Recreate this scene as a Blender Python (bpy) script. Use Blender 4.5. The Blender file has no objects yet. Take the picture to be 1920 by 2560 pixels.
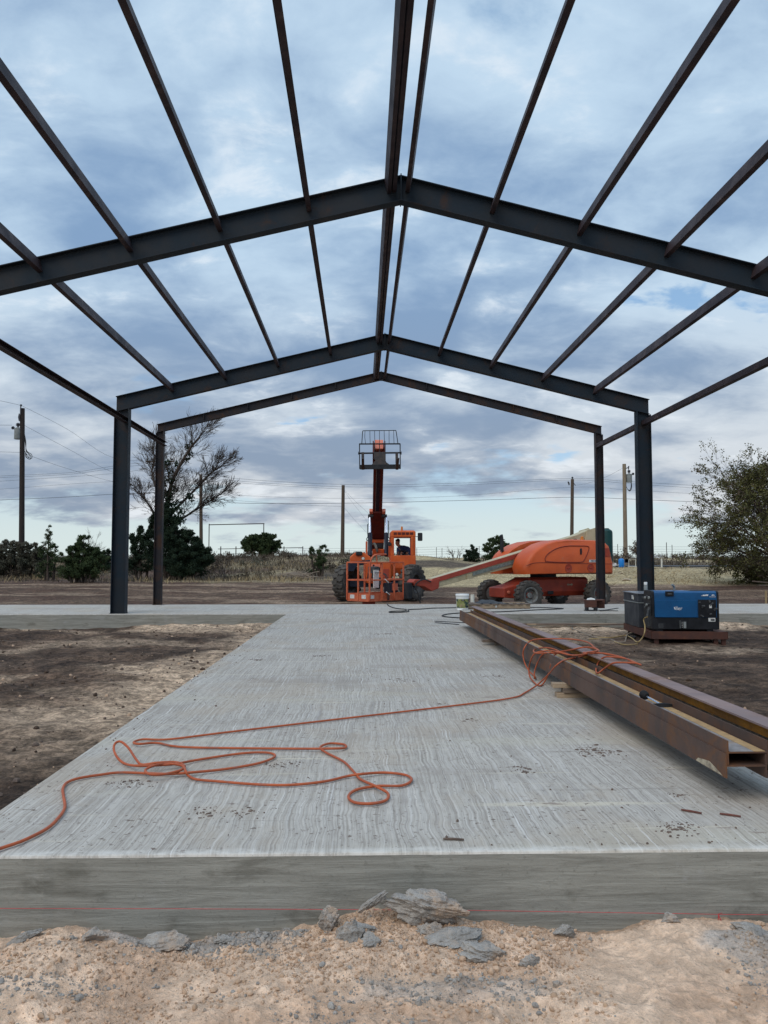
import bpy, bmesh, math, random
import numpy as np
from mathutils import Matrix, Vector
R = math.radians
random.seed(7)
rng = np.random.default_rng(7)
SC = bpy.context.scene
COL = SC.collection

# ------------------------------------------------------------------ camera, sky, sun, exposure
CAMX, CAMH, PITCH, YAW, FPX = -0.5013, 1.09, 0.0618, 0.0272, 2037.58
cd = bpy.data.cameras.new("camera")
cd.sensor_fit = 'VERTICAL'; cd.sensor_height = 36.0; cd.sensor_width = 27.0
cd.lens = 36.0 * FPX / 2560.0
cd.clip_start = 0.05; cd.clip_end = 3000
cam = bpy.data.objects.new("camera", cd); COL.objects.link(cam)
cam.location = (CAMX, 0, CAMH); cam.rotation_euler = (math.pi/2 + PITCH, 0, -YAW)
SC.camera = cam

SUN_EL, SUN_AZ = R(48), R(215)          # azimuth clockwise from +Y
sd = bpy.data.lights.new("sun", 'SUN'); sd.energy = 1.5; sd.angle = R(50); sd.color = (1.0, 0.90, 0.76)
so = bpy.data.objects.new("sun", sd); COL.objects.link(so)
sdir = Vector((math.sin(SUN_AZ)*math.cos(SUN_EL), math.cos(SUN_AZ)*math.cos(SUN_EL), math.sin(SUN_EL)))
so.rotation_euler = sdir.to_track_quat('Z', 'Y').to_euler()

SC.view_settings.view_transform = 'Standard'
SC.view_settings.look = 'None'
SC.view_settings.exposure = 0.22
SC.view_settings.gamma = 1.0

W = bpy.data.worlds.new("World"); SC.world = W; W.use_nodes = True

class NT:
    """tiny node-tree writer"""
    def __init__(s, tree): s.t = tree; s.n = tree.nodes; s.l = tree.links
    def add(s, typ, **kw):
        nd = s.n.new(typ)
        for k, v in kw.items():
            if k.startswith('i_'):
                key = k[2:]; key = int(key) if key.isdigit() else key
                s.put(nd, key, v)
            else: setattr(nd, k, v)
        return nd
    def put(s, nd, key, v):
        if isinstance(v, bpy.types.NodeSocket): s.l.new(v, nd.inputs[key])
        else: nd.inputs[key].default_value = v
    def math(s, op, a, b=0.0, c=0.0, clamp=False):
        nd = s.n.new('ShaderNodeMath'); nd.operation = op; nd.use_clamp = clamp
        s.put(nd, 0, a); s.put(nd, 1, b); s.put(nd, 2, c); return nd.outputs[0]
    def maprange(s, v, a, b, c=0.0, d=1.0, smooth=True):
        nd = s.n.new('ShaderNodeMapRange'); nd.interpolation_type = 'SMOOTHSTEP' if smooth else 'LINEAR'
        s.put(nd, 0, v); s.put(nd, 1, a); s.put(nd, 2, b); s.put(nd, 3, c); s.put(nd, 4, d); return nd.outputs[0]
    def mix(s, f, a, b, blend='MIX'):
        nd = s.n.new('ShaderNodeMix'); nd.data_type = 'RGBA'; nd.blend_type = blend
        s.put(nd, 0, f)
        for i, v in ((6, a), (7, b)):
            if not isinstance(v, bpy.types.NodeSocket) and len(v) == 3: v = (*v, 1)
            s.put(nd, i, v)
        return nd.outputs[2]
    def noise(s, vec, scale, detail=4, rough=0.55, dist=0.0, out=0):
        nd = s.n.new('ShaderNodeTexNoise'); s.put(nd, 'Vector', vec)
        s.put(nd, 'Scale', scale); s.put(nd, 'Detail', detail); s.put(nd, 'Roughness', rough); s.put(nd, 'Distortion', dist)
        return nd.outputs[out]
    def mapping(s, vec, scale=(1, 1, 1), loc=(0, 0, 0), rot=(0, 0, 0)):
        nd = s.n.new('ShaderNodeMapping'); s.put(nd, 'Vector', vec)
        nd.inputs['Scale'].default_value = scale; nd.inputs['Location'].default_value = loc; nd.inputs['Rotation'].default_value = rot
        return nd.outputs[0]

def build_world():
    t = NT(W.node_tree); t.n.clear()
    out = t.add('ShaderNodeOutputWorld'); bg = t.add('ShaderNodeBackground'); t.l.new(bg.outputs[0], out.inputs[0])
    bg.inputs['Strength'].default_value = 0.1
    sky = t.add('ShaderNodeTexSky', sky_type='NISHITA', sun_disc=False)
    sky.sun_elevation = SUN_EL; sky.sun_rotation = SUN_AZ
    sky.altitude = 300; sky.air_density = 1.0; sky.dust_density = 0.6; sky.ozone_density = 1.2
    tc = t.add('ShaderNodeTexCoord')
    sep = t.add('ShaderNodeSeparateXYZ'); t.l.new(tc.outputs['Generated'], sep.inputs[0])
    x, y, z = sep.outputs
    zc = t.math('ADD', t.math('MAXIMUM', z, 0.0), 0.24)
    cb = t.add('ShaderNodeCombineXYZ'); t.put(cb, 0, t.math('DIVIDE', x, zc)); t.put(cb, 1, t.math('DIVIDE', y, zc))
    P = cb.outputs[0]
    n1 = t.noise(t.mapping(P, (1.0, 1.25, 1), (3.1, 1.7, 0)), 1.25, 12, 0.58, 0.10)
    wq = t.noise(t.mapping(P, (1, 1.2, 1), (2.2, 6.1, 4.0)), 2.6, 3, 0.5, 0, 1)
    wv = t.add('ShaderNodeVectorMath', operation='MULTIPLY_ADD'); t.l.new(wq, wv.inputs[0]); wv.inputs[1].default_value = (0.16, 0.16, 0); t.l.new(P, wv.inputs[2])
    n2 = t.noise(t.mapping(wv.outputs[0], (1, 1.25, 1), (8.3, 4.2, 1.0)), 2.3, 12, 0.56, 0.0)
    n3 = t.noise(t.mapping(P, (1, 1.25, 1), (1.3, 9.2, 3.0)), 0.8, 4, 0.5, 0.0)
    n4 = t.noise(t.mapping(wv.outputs[0], (1, 1.3, 1), (4.3, 2.2, 7.0)), 5.5, 10, 0.62, 0.0)
    bias = t.maprange(z, 0.025, 0.12, -0.11, 0.16)
    cov = t.maprange(t.math('ADD', n1, bias), 0.45, 0.56)
    # cloud body: dark blue-grey undersides to pale tops
    tn = t.math('ADD', t.math('MULTIPLY', n2, 0.54), t.math('ADD', t.math('MULTIPLY', n3, 0.36), t.math('MULTIPLY', n4, 0.10)))
    tone = t.maprange(tn, 0.41, 0.59)
    darkc = t.mix(t.maprange(z, 0.03, 0.38), (2.45, 3.05, 3.95), (2.0, 3.15, 4.9))
    litec = t.mix(t.maprange(z, 0.03, 0.38), (6.0, 6.25, 6.5), (4.6, 6.0, 7.4))
    cl = t.mix(tone, darkc, litec)
    # bright thin edges where the deck breaks up
    rim = t.math('MULTIPLY', t.maprange(n4, 0.50, 0.66), t.maprange(n2, 0.50, 0.62))
    cl = t.mix(t.math('MULTIPLY', rim, 0.55), cl, (7.4, 7.9, 8.4))
    hole = t.math('MULTIPLY', t.maprange(n2, 0.62, 0.68), t.maprange(n1, 0.50, 0.42))
    cov = t.math('MULTIPLY', cov, t.math('SUBTRACT', 1.0, t.math('MULTIPLY', hole, 0.85)))
    # sky seen through the gaps: Nishita, paler towards the horizon where the air is thick
    gap = t.mix(t.maprange(z, 0.0, 0.16), (5.9, 6.75, 6.7), t.mix(0.45, sky.outputs[0], (2.2, 4.6, 7.6)))
    c = t.mix(cov, gap, cl)
    # overcast zenith (outside the picture) brighter than the horizon, as a cloudy sky is
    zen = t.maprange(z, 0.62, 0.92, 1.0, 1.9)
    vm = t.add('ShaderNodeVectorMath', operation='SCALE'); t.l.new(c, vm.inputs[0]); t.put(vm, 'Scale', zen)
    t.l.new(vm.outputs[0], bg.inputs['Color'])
build_world()

# ------------------------------------------------------------------ helpers
def ray(px, py):
    x = (px-960)/FPX; u = -(py-1280)/FPX
    yc = math.cos(PITCH) - u*math.sin(PITCH); z = math.sin(PITCH) + u*math.cos(PITCH)
    return Vector((x*math.cos(YAW)+yc*math.sin(YAW), -x*math.sin(YAW)+yc*math.cos(YAW), z))
def at(px, py, Y):
    d = ray(px, py); return Vector((CAMX, 0, CAMH)) + d*(Y/d.y)
def atz(px, py, z):
    d = ray(px, py); return Vector((CAMX, 0, CAMH)) + d*((z-CAMH)/d.z)

def tag(o, label=None, cat=None, group=None, kind=None):
    if label: o['label'] = label
    if cat: o['category'] = cat
    if group: o['group'] = group
    if kind: o['kind'] = kind
    return o
def thing(name, loc, label, cat, group=None):
    o = bpy.data.objects.new(name, None); COL.objects.link(o); o.location = loc
    o.empty_display_size = 0.1
    return tag(o, label, cat, group)
def wloc(o):
    v = Vector((0, 0, 0))
    while o: v += o.location; o = o.parent
    return v
def copy_tree(o, parent=None):
    c = o.copy(); COL.objects.link(c)
    if parent: c.parent = parent
    for ch in o.children: copy_tree(ch, c)
    return c

def basis(d, up=(0, 0, 1)):
    d = Vector(d).normalized(); up = Vector(up)
    if abs(d.dot(up.normalized())) > 0.999: up = Vector((1, 0, 0))
    s = d.cross(up).normalized(); u = s.cross(d).normalized()
    return d, s, u

class MB:
    def __init__(s, M=None): s.v = []; s.f = []; s.m = []; s.M = M
    def addv(s, p):
        p = Vector(p)
        if s.M is not None: p = s.M @ p
        s.v.append(p); return len(s.v)-1
    def face(s, idx, mi=0): s.f.append(tuple(idx)); s.m.append(mi)
    def box(s, c, d, rot=None, mi=0):
        c = Vector(c); ids = []
        for sx in (-.5, .5):
            for sy in (-.5, .5):
                for sz in (-.5, .5):
                    p = Vector((sx*d[0], sy*d[1], sz*d[2]))
                    if rot is not None: p = rot @ p
                    ids.append(s.addv(c+p))
        a = ids
        for q in ((0,1,3,2),(4,6,7,5),(0,4,5,1),(2,3,7,6),(0,2,6,4),(1,5,7,3)): s.face([a[i] for i in q], mi)
    def extr(s, prof, p0, p1, up=(0, 0, 1), cut0=None, cut1=None, mi=0, caps=True, scale1=1.0):
        """2-D profile (side, up) swept from p0 to p1; a cut is (point, normal)"""
        p0 = Vector(p0); p1 = Vector(p1); d, sd, u = basis(p1-p0, up)
        rows = []
        for k, (p, cut) in enumerate(((p0, cut0), (p1, cut1))):
            row = []; sc = scale1 if k else 1.0
            for a, b in prof:
                q = p + sd*a*sc + u*b*sc
                if cut is not None:
                    n = Vector(cut[1]); q = q + d*((Vector(cut[0])-q).dot(n)/d.dot(n))
                row.append(s.addv(q))
            rows.append(row)
        n = len(prof)
        for i in range(n):
            j = (i+1) % n; s.face((rows[0][i], rows[0][j], rows[1][j], rows[1][i]), mi)
        if caps: s.face(rows[0][::-1], mi); s.face(rows[1], mi)
    def bar(s, p0, p1, w, h, up=(0, 0, 1), mi=0, **k):
        s.extr([(-w/2,-h/2),(w/2,-h/2),(w/2,h/2),(-w/2,h/2)], p0, p1, up, mi=mi, **k)
    def cyl(s, p0, p1, r0, r1=None, n=12, mi=0, caps=True):
        r1 = r0 if r1 is None else r1
        p0 = Vector(p0); p1 = Vector(p1); d, sd, u = basis(p1-p0)
        a = []; b = []
        for i in range(n):
            t = 2*math.pi*i/n; o = sd*math.cos(t)+u*math.sin(t)
            a.append(s.addv(p0+o*r0)); b.append(s.addv(p1+o*r1))
        for i in range(n):
            j = (i+1) % n; s.face((a[i], a[j], b[j], b[i]), mi)
        if caps: s.face(a[::-1], mi); s.face(b, mi)
    def tube(s, pts, r, n=8, mi=0, caps=True):
        pts = [Vector(p) for p in pts]; N = len(pts)
        rr = r if isinstance(r, (list, tuple)) else [r]*N
        T = [(pts[min(i+1, N-1)]-pts[max(i-1, 0)]).normalized() for i in range(N)]
        u = basis(T[0])[2]; rows = []
        for i in range(N):
            u = (u - T[i]*u.dot(T[i]))
            u = u.normalized() if u.length > 1e-6 else basis(T[i])[2]
            sd = T[i].cross(u)
            rows.append([s.addv(pts[i] + (sd*math.cos(2*math.pi*k/n)+u*math.sin(2*math.pi*k/n))*rr[i]) for k in range(n)])
        for i in range(N-1):
            for k in range(n):
                j = (k+1) % n; s.face((rows[i][k], rows[i][j], rows[i+1][j], rows[i+1][k]), mi)
        if caps: s.face(rows[0][::-1], mi); s.face(rows[-1], mi)
    def lathe(s, prof, c, axis=(0, 0, 1), n=24, mi=0, closed=False):
        """prof: (radius, height along axis)"""
        c = Vector(c); d, sd, u = basis(axis); rows = []
        for r, h in prof:
            rows.append([s.addv(c + d*h + (sd*math.cos(2*math.pi*k/n)+u*math.sin(2*math.pi*k/n))*r) for k in range(n)])
        m = len(rows)
        for i in range(m if closed else m-1):
            a = rows[i]; b = rows[(i+1) % m]
            for k in range(n):
                j = (k+1) % n; s.face((a[k], a[j], b[j], b[k]), mi)
        if not closed:
            if prof[0][0] > 1e-4: s.face(rows[0][::-1], mi)
            if prof[-1][0] > 1e-4: s.face(rows[-1], mi)
    def prism(s, poly, o, ax, ay, n, depth, mi=0):
        """polygon (a,b) in the plane o + a*ax + b*ay, thickened by depth along n"""
        o, ax, ay, n = Vector(o), Vector(ax), Vector(ay), Vector(n).normalized()
        A = [s.addv(o+ax*a+ay*b) for a, b in poly]; B = [s.addv(o+ax*a+ay*b+n*depth) for a, b in poly]
        k = len(poly); s.face(A[::-1], mi); s.face(B, mi)
        for i in range(k):
            j = (i+1) % k; s.face((A[i], A[j], B[j], B[i]), mi)
    def loft(s, rings, mi=0, caps=True):
        rows = [[s.addv(p) for p in r] for r in rings]; n = len(rows[0])
        for a, b in zip(rows, rows[1:]):
            for k in range(n):
                j = (k+1) % n; s.face((a[k], a[j], b[j], b[k]), mi)
        if caps: s.face(rows[0][::-1], mi); s.face(rows[-1], mi)
    def build(s, name, mats, parent=None, smooth=35, bevel=0, seg=2, subsurf=0, fix=True):
        me = bpy.data.meshes.new(name)
        off = wloc(parent) if parent else Vector((0, 0, 0))
        me.from_pydata([tuple(p-off) for p in s.v], [], s.f)
        for m in (mats if isinstance(mats, (list, tuple)) else [mats]): me.materials.append(m)
        if any(s.m): me.polygons.foreach_set('material_index', s.m)
        if fix:
            bm = bmesh.new(); bm.from_mesh(me); bmesh.ops.recalc_face_normals(bm, faces=bm.faces); bm.to_mesh(me); bm.free()
        if smooth:
            me.polygons.foreach_set('use_smooth', [True]*len(me.polygons)); me.set_sharp_from_angle(angle=R(smooth))
        me.update()
        o = bpy.data.objects.new(name, me); COL.objects.link(o)
        if parent: o.parent = parent
        if bevel:
            b = o.modifiers.new('bevel', 'BEVEL'); b.width = bevel; b.segments = seg; b.limit_method = 'ANGLE'; b.angle_limit = R(40)
        if subsurf:
            b = o.modifiers.new('sub', 'SUBSURF'); b.levels = subsurf; b.render_levels = subsurf
        return o

def ibeam_prof(depth, fw, tw, tf):
    a, b = fw/2, depth/2
    return [(-a,-b),(a,-b),(a,-b+tf),(tw/2,-b+tf),(tw/2,b-tf),(a,b-tf),(a,b),(-a,b),(-a,b-tf),(-tw/2,b-tf),(-tw/2,-b+tf),(-a,-b+tf)]
def chan_prof(depth, fw, t, side=1):
    b = depth/2; q = [(0,-b),(fw,-b),(fw,-b+t),(t,-b+t),(t,b-t),(fw,b-t),(fw,b),(0,b)]
    return [(side*x, y) for x, y in q]
def smoothpath(pts, k=6):
    """Catmull-Rom through points"""
    pts = [Vector(p) for p in pts]; out = []
    for i in range(len(pts)-1):
        p0 = pts[max(i-1, 0)]; p1 = pts[i]; p2 = pts[i+1]; p3 = pts[min(i+2, len(pts)-1)]
        for j in range(k):
            t = j/k
            out.append(0.5*((2*p1)+(p2-p0)*t+(2*p0-5*p1+4*p2-p3)*t*t+(3*p1-p0-3*p2+p3)*t**3))
    out.append(pts[-1]); return out

# numpy value noise
def vnoise(x, y, seed=0):
    xi = np.floor(x).astype(np.int64); yi = np.floor(y).astype(np.int64); xf = x-xi; yf = y-yi
    def h(a, b):
        n = (a*374761393 + b*668265263 + seed*1274126177) & 0xffffffff
        n = ((n ^ (n >> 13))*1274126177) & 0xffffffff
        return ((n ^ (n >> 16)) & 0xffff)/65535.0
    u = xf*xf*(3-2*xf); v = yf*yf*(3-2*yf)
    return (h(xi,yi)*(1-u)+h(xi+1,yi)*u)*(1-v)+(h(xi,yi+1)*(1-u)+h(xi+1,yi+1)*u)*v
def fbm(x, y, o=5, seed=0, g=0.5):
    s = 0; a = 1; t = 0
    for i in range(o):
        s = s+a*vnoise(x*2**i, y*2**i, seed+i*17); t += a; a *= g
    return s/t
def sstep(a, b, x):
    t = np.clip((x-a)/(b-a), 0, 1); return t*t*(3-2*t)

# ------------------------------------------------------------------ materials
MATS = {}
def pm(name, c1, c2=None, scale=6.0, rough=0.6, rough2=None, metal=0.0, bump=0.0, bscale=None, stretch=(1, 1, 1), lo=0.35, hi=0.65,
       c3=None, s3=1.5, lo3=0.5, hi3=0.7, detail=5, spec=0.5, coat=0.0):
    if max(c1) < 0.12: spec = min(spec, 0.16)
    elif spec == 0.5: spec = 0.32
    m = bpy.data.materials.new(name); m.use_nodes = True; t = NT(m.node_tree)
    b = t.n['Principled BSDF']
    tc = t.add('ShaderNodeTexCoord'); v = t.mapping(tc.outputs['Object'], stretch)
    n = t.noise(v, scale, detail, 0.6)
    col = t.mix(t.maprange(n, lo, hi), c1, c2 or [x*0.75 for x in c1])
    if c3 is not None:
        n3 = t.noise(t.mapping(tc.outputs['Object'], stretch, (5, 3, 9)), s3, 6, 0.65)
        col = t.mix(t.maprange(n3, lo3, hi3), col, c3)
    t.put(b, 'Base Color', col)
    t.put(b, 'Roughness', t.maprange(n, 0.3, 0.7, rough, rough2 if rough2 is not None else rough, False))
    t.put(b, 'Metallic', metal); t.put(b, 'Specular IOR Level', spec); t.put(b, 'Coat Weight', coat)
    if bump:
        bp = t.add('ShaderNodeBump'); bp.inputs['Strength'].default_value = bump; bp.inputs['Distance'].default_value = 0.02
        t.put(bp, 'Height', t.noise(v, bscale or scale*4, 6, 0.6)); t.l.new(bp.outputs[0], b.inputs['Normal'])
    MATS[name] = m; return m

def steel(name, base, blue, rust, amount, s=2.2):
    m = bpy.data.materials.new(name); m.use_nodes = True; t = NT(m.node_tree); b = t.n['Principled BSDF']
    tc = t.add('ShaderNodeTexCoord'); o = tc.outputs['Object']
    n1 = t.noise(o, s, 6, 0.6, 0.4); n2 = t.noise(o, s*9, 5, 0.65); n3 = t.noise(t.mapping(o, (1, 1, 1), (4, 8, 2)), s*0.7, 7, 0.7, 0.6)
    col = t.mix(t.maprange(n1, 0.35, 0.65), base, blue)
    col = t.mix(t.math('MULTIPLY', t.maprange(n3, 0.62-amount*0.35, 0.80-amount*0.35), t.maprange(n2, 0.3, 0.6, 0.4, 1.0)), col, rust)
    col = t.mix(t.math('MULTIPLY', t.maprange(n2, 0.6, 0.75), 0.25), col, [min(1, x*2.2) for x in base])
    t.put(b, 'Base Color', col); t.put(b, 'Metallic', 0.0); t.put(b, 'Specular IOR Level', 0.16); t.put(b, 'Roughness', t.maprange(n1, 0.3, 0.7, 0.5, 0.72, False))
    bp = t.add('ShaderNodeBump'); bp.inputs['Strength'].default_value = 0.15; bp.inputs['Distance'].default_value = 0.004
    t.put(bp, 'Height', n2); t.l.new(bp.outputs[0], b.inputs['Normal'])
    MATS[name] = m; return m

steel('frame_steel', (0.019, 0.024, 0.031), (0.014, 0.024, 0.036), (0.042, 0.026, 0.021), 0.25)
steel('post_rusty', (0.026, 0.023, 0.025), (0.019, 0.021, 0.028), (0.055, 0.029, 0.019), 0.42)
steel('purlin_steel', (0.048, 0.033, 0.036), (0.030, 0.025, 0.032), (0.110, 0.080, 0.078), 0.22, 3.0)
steel('loose_beam', (0.112, 0.070, 0.056), (0.074, 0.057, 0.053), (0.170, 0.076, 0.034), 0.46, 2.4)
steel('rust_beam', (0.250, 0.175, 0.160), (0.190, 0.145, 0.145), (0.170, 0.085, 0.045), 0.35, 1.6)  # pale base puts the sky light on the top flange into the colour
pm('orange_rust_web', (0.42, 0.175, 0.022), (0.26, 0.115, 0.028), 9, 0.8, bump=0.3)
pm('web_mottled', (0.13, 0.105, 0.075), (0.055, 0.048, 0.042), 22, 0.85, bump=0.3, c3=(0.24, 0.13, 0.05), s3=9, lo3=0.55, hi3=0.7)
pm('web_tan', (0.42, 0.275, 0.13), (0.32, 0.21, 0.11), 12, 0.8)
pm('web_scale', (0.27, 0.25, 0.245), (0.19, 0.175, 0.17), 14, 0.75, c3=(0.33, 0.22, 0.12), s3=4, lo3=0.55, hi3=0.7)
pm('orange', (0.58, 0.110, 0.020), (0.46, 0.078, 0.018), 3, 0.38, 0.5, c3=(0.34, 0.12, 0.075), s3=4, lo3=0.58, hi3=0.75, spec=0.5)
pm('orange_faded', (0.58, 0.150, 0.070), (0.47, 0.095, 0.040), 5, 0.5, 0.65, c3=(0.23, 0.11, 0.08), s3=7, lo3=0.60, hi3=0.72)
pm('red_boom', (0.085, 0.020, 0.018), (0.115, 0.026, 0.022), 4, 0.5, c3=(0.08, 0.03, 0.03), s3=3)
pm('salmon', (0.62, 0.20, 0.13), (0.55, 0.15, 0.09), 4, 0.5)
pm('hood_orange', (0.58, 0.102, 0.022), (0.50, 0.082, 0.019), 1.6, 0.34, 0.46, c3=(0.48, 0.13, 0.06), s3=2.5, lo3=0.55, hi3=0.8)
pm('chassis_red', (0.37, 0.052, 0.024), (0.28, 0.042, 0.024), 3, 0.5, c3=(0.20, 0.10, 0.07), s3=4, lo3=0.58, hi3=0.74)
pm('scuff', (0.46, 0.40, 0.29), (0.22, 0.18, 0.14), 26, 0.8)
pm('line_dark', (0.22, 0.028, 0.014), None, 4, 0.5)
pm('cream', (0.50, 0.44, 0.29), (0.40, 0.34, 0.21), 3, 0.5, c3=(0.26, 0.22, 0.15), s3=5, lo3=0.6, hi3=0.78)
pm('boom_groove', (0.14, 0.16, 0.15), (0.22, 0.25, 0.23), 14, 0.6)
pm('boom_stripe', (0.38, 0.065, 0.040), (0.32, 0.055, 0.035), 5, 0.5)
pm('black_paint', (0.018, 0.020, 0.024), (0.030, 0.032, 0.036), 6, 0.5)
pm('navy_black', (0.012, 0.017, 0.034), (0.022, 0.026, 0.040), 5, 0.4)
pm('mast_dark', (0.050, 0.048, 0.052), (0.075, 0.062, 0.058), 8, 0.6)
pm('chrome', (0.62, 0.66, 0.76), (0.55, 0.6, 0.7), 4, 0.18, metal=0.85)
pm('rubber', (0.050, 0.047, 0.045), (0.085, 0.078, 0.070), 7, 0.85, c3=(0.17, 0.135, 0.105), s3=5, lo3=0.55, hi3=0.75, bump=0.2)
pm('rubber_black', (0.020, 0.020, 0.021), None, 7, 0.7)
pm('rim_grey', (0.22, 0.23, 0.22), (0.12, 0.12, 0.12), 8, 0.6, c3=(0.12, 0.09, 0.07), s3=5)
pm('rim_dark', (0.05, 0.052, 0.06), (0.09, 0.085, 0.08), 6, 0.6)
pm('amber', (0.60, 0.20, 0.03), None, 4, 0.3)
pm('decal_white', (0.72, 0.72, 0.70), (0.5, 0.5, 0.48), 30, 0.6, c3=(0.25, 0.22, 0.2), s3=20, lo3=0.6, hi3=0.7)
pm('letter_white', (0.80, 0.80, 0.80), (0.7, 0.7, 0.7), 20, 0.5)
pm('letter_blue', (0.018, 0.030, 0.085), None, 5, 0.5)
pm('weld_blue', (0.004, 0.083, 0.225), (0.004, 0.066, 0.185), 3, 0.36, 0.46)
pm('weld_black', (0.012, 0.013, 0.016), (0.022, 0.023, 0.027), 5, 0.42)
pm('panel_grey', (0.10, 0.105, 0.11), (0.04, 0.042, 0.045), 9, 0.5)
pm('tool_box', (0.050, 0.056, 0.066), (0.032, 0.036, 0.044), 4, 0.42, 0.55, c3=(0.09, 0.088, 0.085), s3=6, lo3=0.58, hi3=0.75)
pm('box_lid', (0.20, 0.205, 0.22), (0.12, 0.125, 0.14), 4, 0.35)
pm('skid_rust', (0.105, 0.046, 0.034), (0.075, 0.040, 0.034), 7, 0.75, c3=(0.16, 0.07, 0.04), s3=5)
pm('bucket_white', (0.76, 0.77, 0.76), (0.70, 0.71, 0.70), 6, 0.4)
pm('label_green', (0.15, 0.17, 0.045), (0.30, 0.30, 0.13), 12, 0.5, c3=(0.03, 0.06, 0.05), s3=9, lo3=0.52, hi3=0.6)
pm('pvc_white', (0.66, 0.65, 0.58), (0.55, 0.54, 0.48), 8, 0.5)
pm('wood_pale', (0.38, 0.29, 0.20), (0.28, 0.20, 0.135), 3, 0.8, stretch=(1, 8, 8), bump=0.3, c3=(0.17, 0.13, 0.10), s3=2, lo3=0.58, hi3=0.75)
pm('wood_grey', (0.21, 0.16, 0.12), (0.13, 0.10, 0.085), 3, 0.85, stretch=(1, 8, 8), bump=0.3)
pm('wood_stake', (0.40, 0.29, 0.15), (0.3, 0.21, 0.11), 5, 0.8)
pm('pole_dark', (0.045, 0.034, 0.030), (0.030, 0.025, 0.025), 6, 0.85, stretch=(4, 4, 0.4))
pm('pole_brown', (0.105, 0.078, 0.058), (0.075, 0.055, 0.042), 6, 0.85, stretch=(4, 4, 0.4))
pm('pole_light', (0.25, 0.20, 0.14), (0.18, 0.14, 0.10), 6, 0.85, stretch=(4, 4, 0.4))
pm('grey_can', (0.26, 0.28, 0.28), (0.2, 0.22, 0.22), 3, 0.5)
pm('insulator', (0.07, 0.07, 0.08), None, 3, 0.4)
pm('wire', (0.10, 0.11, 0.12), None, 3, 0.6)
pm('hose_orange', (0.43, 0.098, 0.034), (0.34, 0.078, 0.030), 14, 0.55, c3=(0.26, 0.10, 0.07), s3=10, lo3=0.58, hi3=0.72)
pm('cable_black', (0.022, 0.023, 0.026), (0.05, 0.05, 0.05), 9, 0.6)
pm('cable_yellow', (0.42, 0.30, 0.12), (0.30, 0.21, 0.10), 9, 0.6)
pm('cable_tan', (0.27, 0.21, 0.15), (0.17, 0.14, 0.11), 9, 0.7)
pm('string_red', (0.62, 0.06, 0.07), None, 9, 0.6)
pm('rubble_grey', (0.44, 0.405, 0.365), (0.30, 0.275, 0.25), 16, 0.95, bump=1.0, bscale=70, c3=(0.50, 0.375, 0.28), s3=6, lo3=0.50, hi3=0.64)
pm('rubble_slab', (0.40, 0.375, 0.345), (0.28, 0.262, 0.24), 22, 0.95, bump=0.9, bscale=90, c3=(0.49, 0.37, 0.28), s3=8, lo3=0.50, hi3=0.66)
pm('clod', (0.56, 0.395, 0.275), (0.44, 0.30, 0.205), 12, 0.95, bump=0.5, bscale=50)
pm('mud_clod', (0.088, 0.060, 0.044), (0.055, 0.038, 0.029), 9, 0.95)
pm('clod_dark', (0.44, 0.30, 0.20), (0.34, 0.23, 0.155), 12, 0.95)
pm('debris', (0.165, 0.120, 0.095), (0.095, 0.070, 0.058), 20, 0.9)
pm('nail_rust', (0.16, 0.065, 0.05), None, 20, 0.8)
pm('skin', (0.36, 0.18, 0.12), (0.30, 0.15, 0.10), 8, 0.55)
pm('jacket_blue', (0.022, 0.032, 0.085), (0.014, 0.022, 0.06), 9, 0.85)
pm('jeans', (0.03, 0.04, 0.07), None, 9, 0.85)
pm('hair_dark', (0.025, 0.02, 0.018), None, 20, 0.7)
pm('seat_black', (0.02, 0.02, 0.022), None, 6, 0.7)
pm('leg_grey', (0.16, 0.15, 0.13), (0.11, 0.105, 0.09), 8, 0.7)
pm('tank_green', (0.012, 0.050, 0.048), (0.010, 0.04, 0.04), 3, 0.45)
pm('tank_blue', (0.010, 0.19, 0.56), (0.012, 0.16, 0.48), 3, 0.4)
pm('bark_dark', (0.055, 0.042, 0.036), (0.085, 0.066, 0.055), 9, 0.9)
pm('bark_grey', (0.115, 0.092, 0.078), (0.075, 0.06, 0.053), 9, 0.9)
pm('leaf_cedar', (0.030, 0.050, 0.022), (0.056, 0.078, 0.032), 2.2, 0.75)
pm('leaf_cedar_dark', (0.013, 0.026, 0.016), (0.024, 0.040, 0.022), 2.2, 0.75)
pm('leaf_olive', (0.100, 0.096, 0.030), (0.060, 0.062, 0.024), 1.6, 0.7, c3=(0.13, 0.115, 0.045), s3=2.5, lo3=0.55, hi3=0.7)
pm('leaf_brown', (0.13, 0.095, 0.065), (0.09, 0.068, 0.05), 1.6, 0.85)
pm('leaf_brush', (0.085, 0.068, 0.050), (0.055, 0.045, 0.035), 1.6, 0.9)
pm('leaf_greygreen', (0.075, 0.082, 0.058), (0.11, 0.10, 0.075), 1.6, 0.85)
pm('grass_dry', (0.34, 0.26, 0.145), (0.23, 0.175, 0.10), 0.7, 0.9)
pm('grass_grey', (0.17, 0.135, 0.095), (0.105, 0.088, 0.062), 0.5, 0.9)
pm('scrub_dark', (0.115, 0.092, 0.066), (0.070, 0.058, 0.042), 0.5, 0.9)
pm('stick_pale', (0.33, 0.27, 0.21), (0.2, 0.16, 0.13), 5, 0.9)
pm('rock_pale', (0.50, 0.42, 0.32), (0.40, 0.33, 0.25), 3, 0.9, bump=0.3)
pm('trash_white', (0.62, 0.62, 0.60), (0.5, 0.5, 0.5), 6, 0.7)
pm('asphalt', (0.085, 0.088, 0.095), (0.065, 0.067, 0.072), 3, 0.9)
pm('gate_steel', (0.045, 0.04, 0.042), (0.075, 0.06, 0.055), 3, 0.7)
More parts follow.
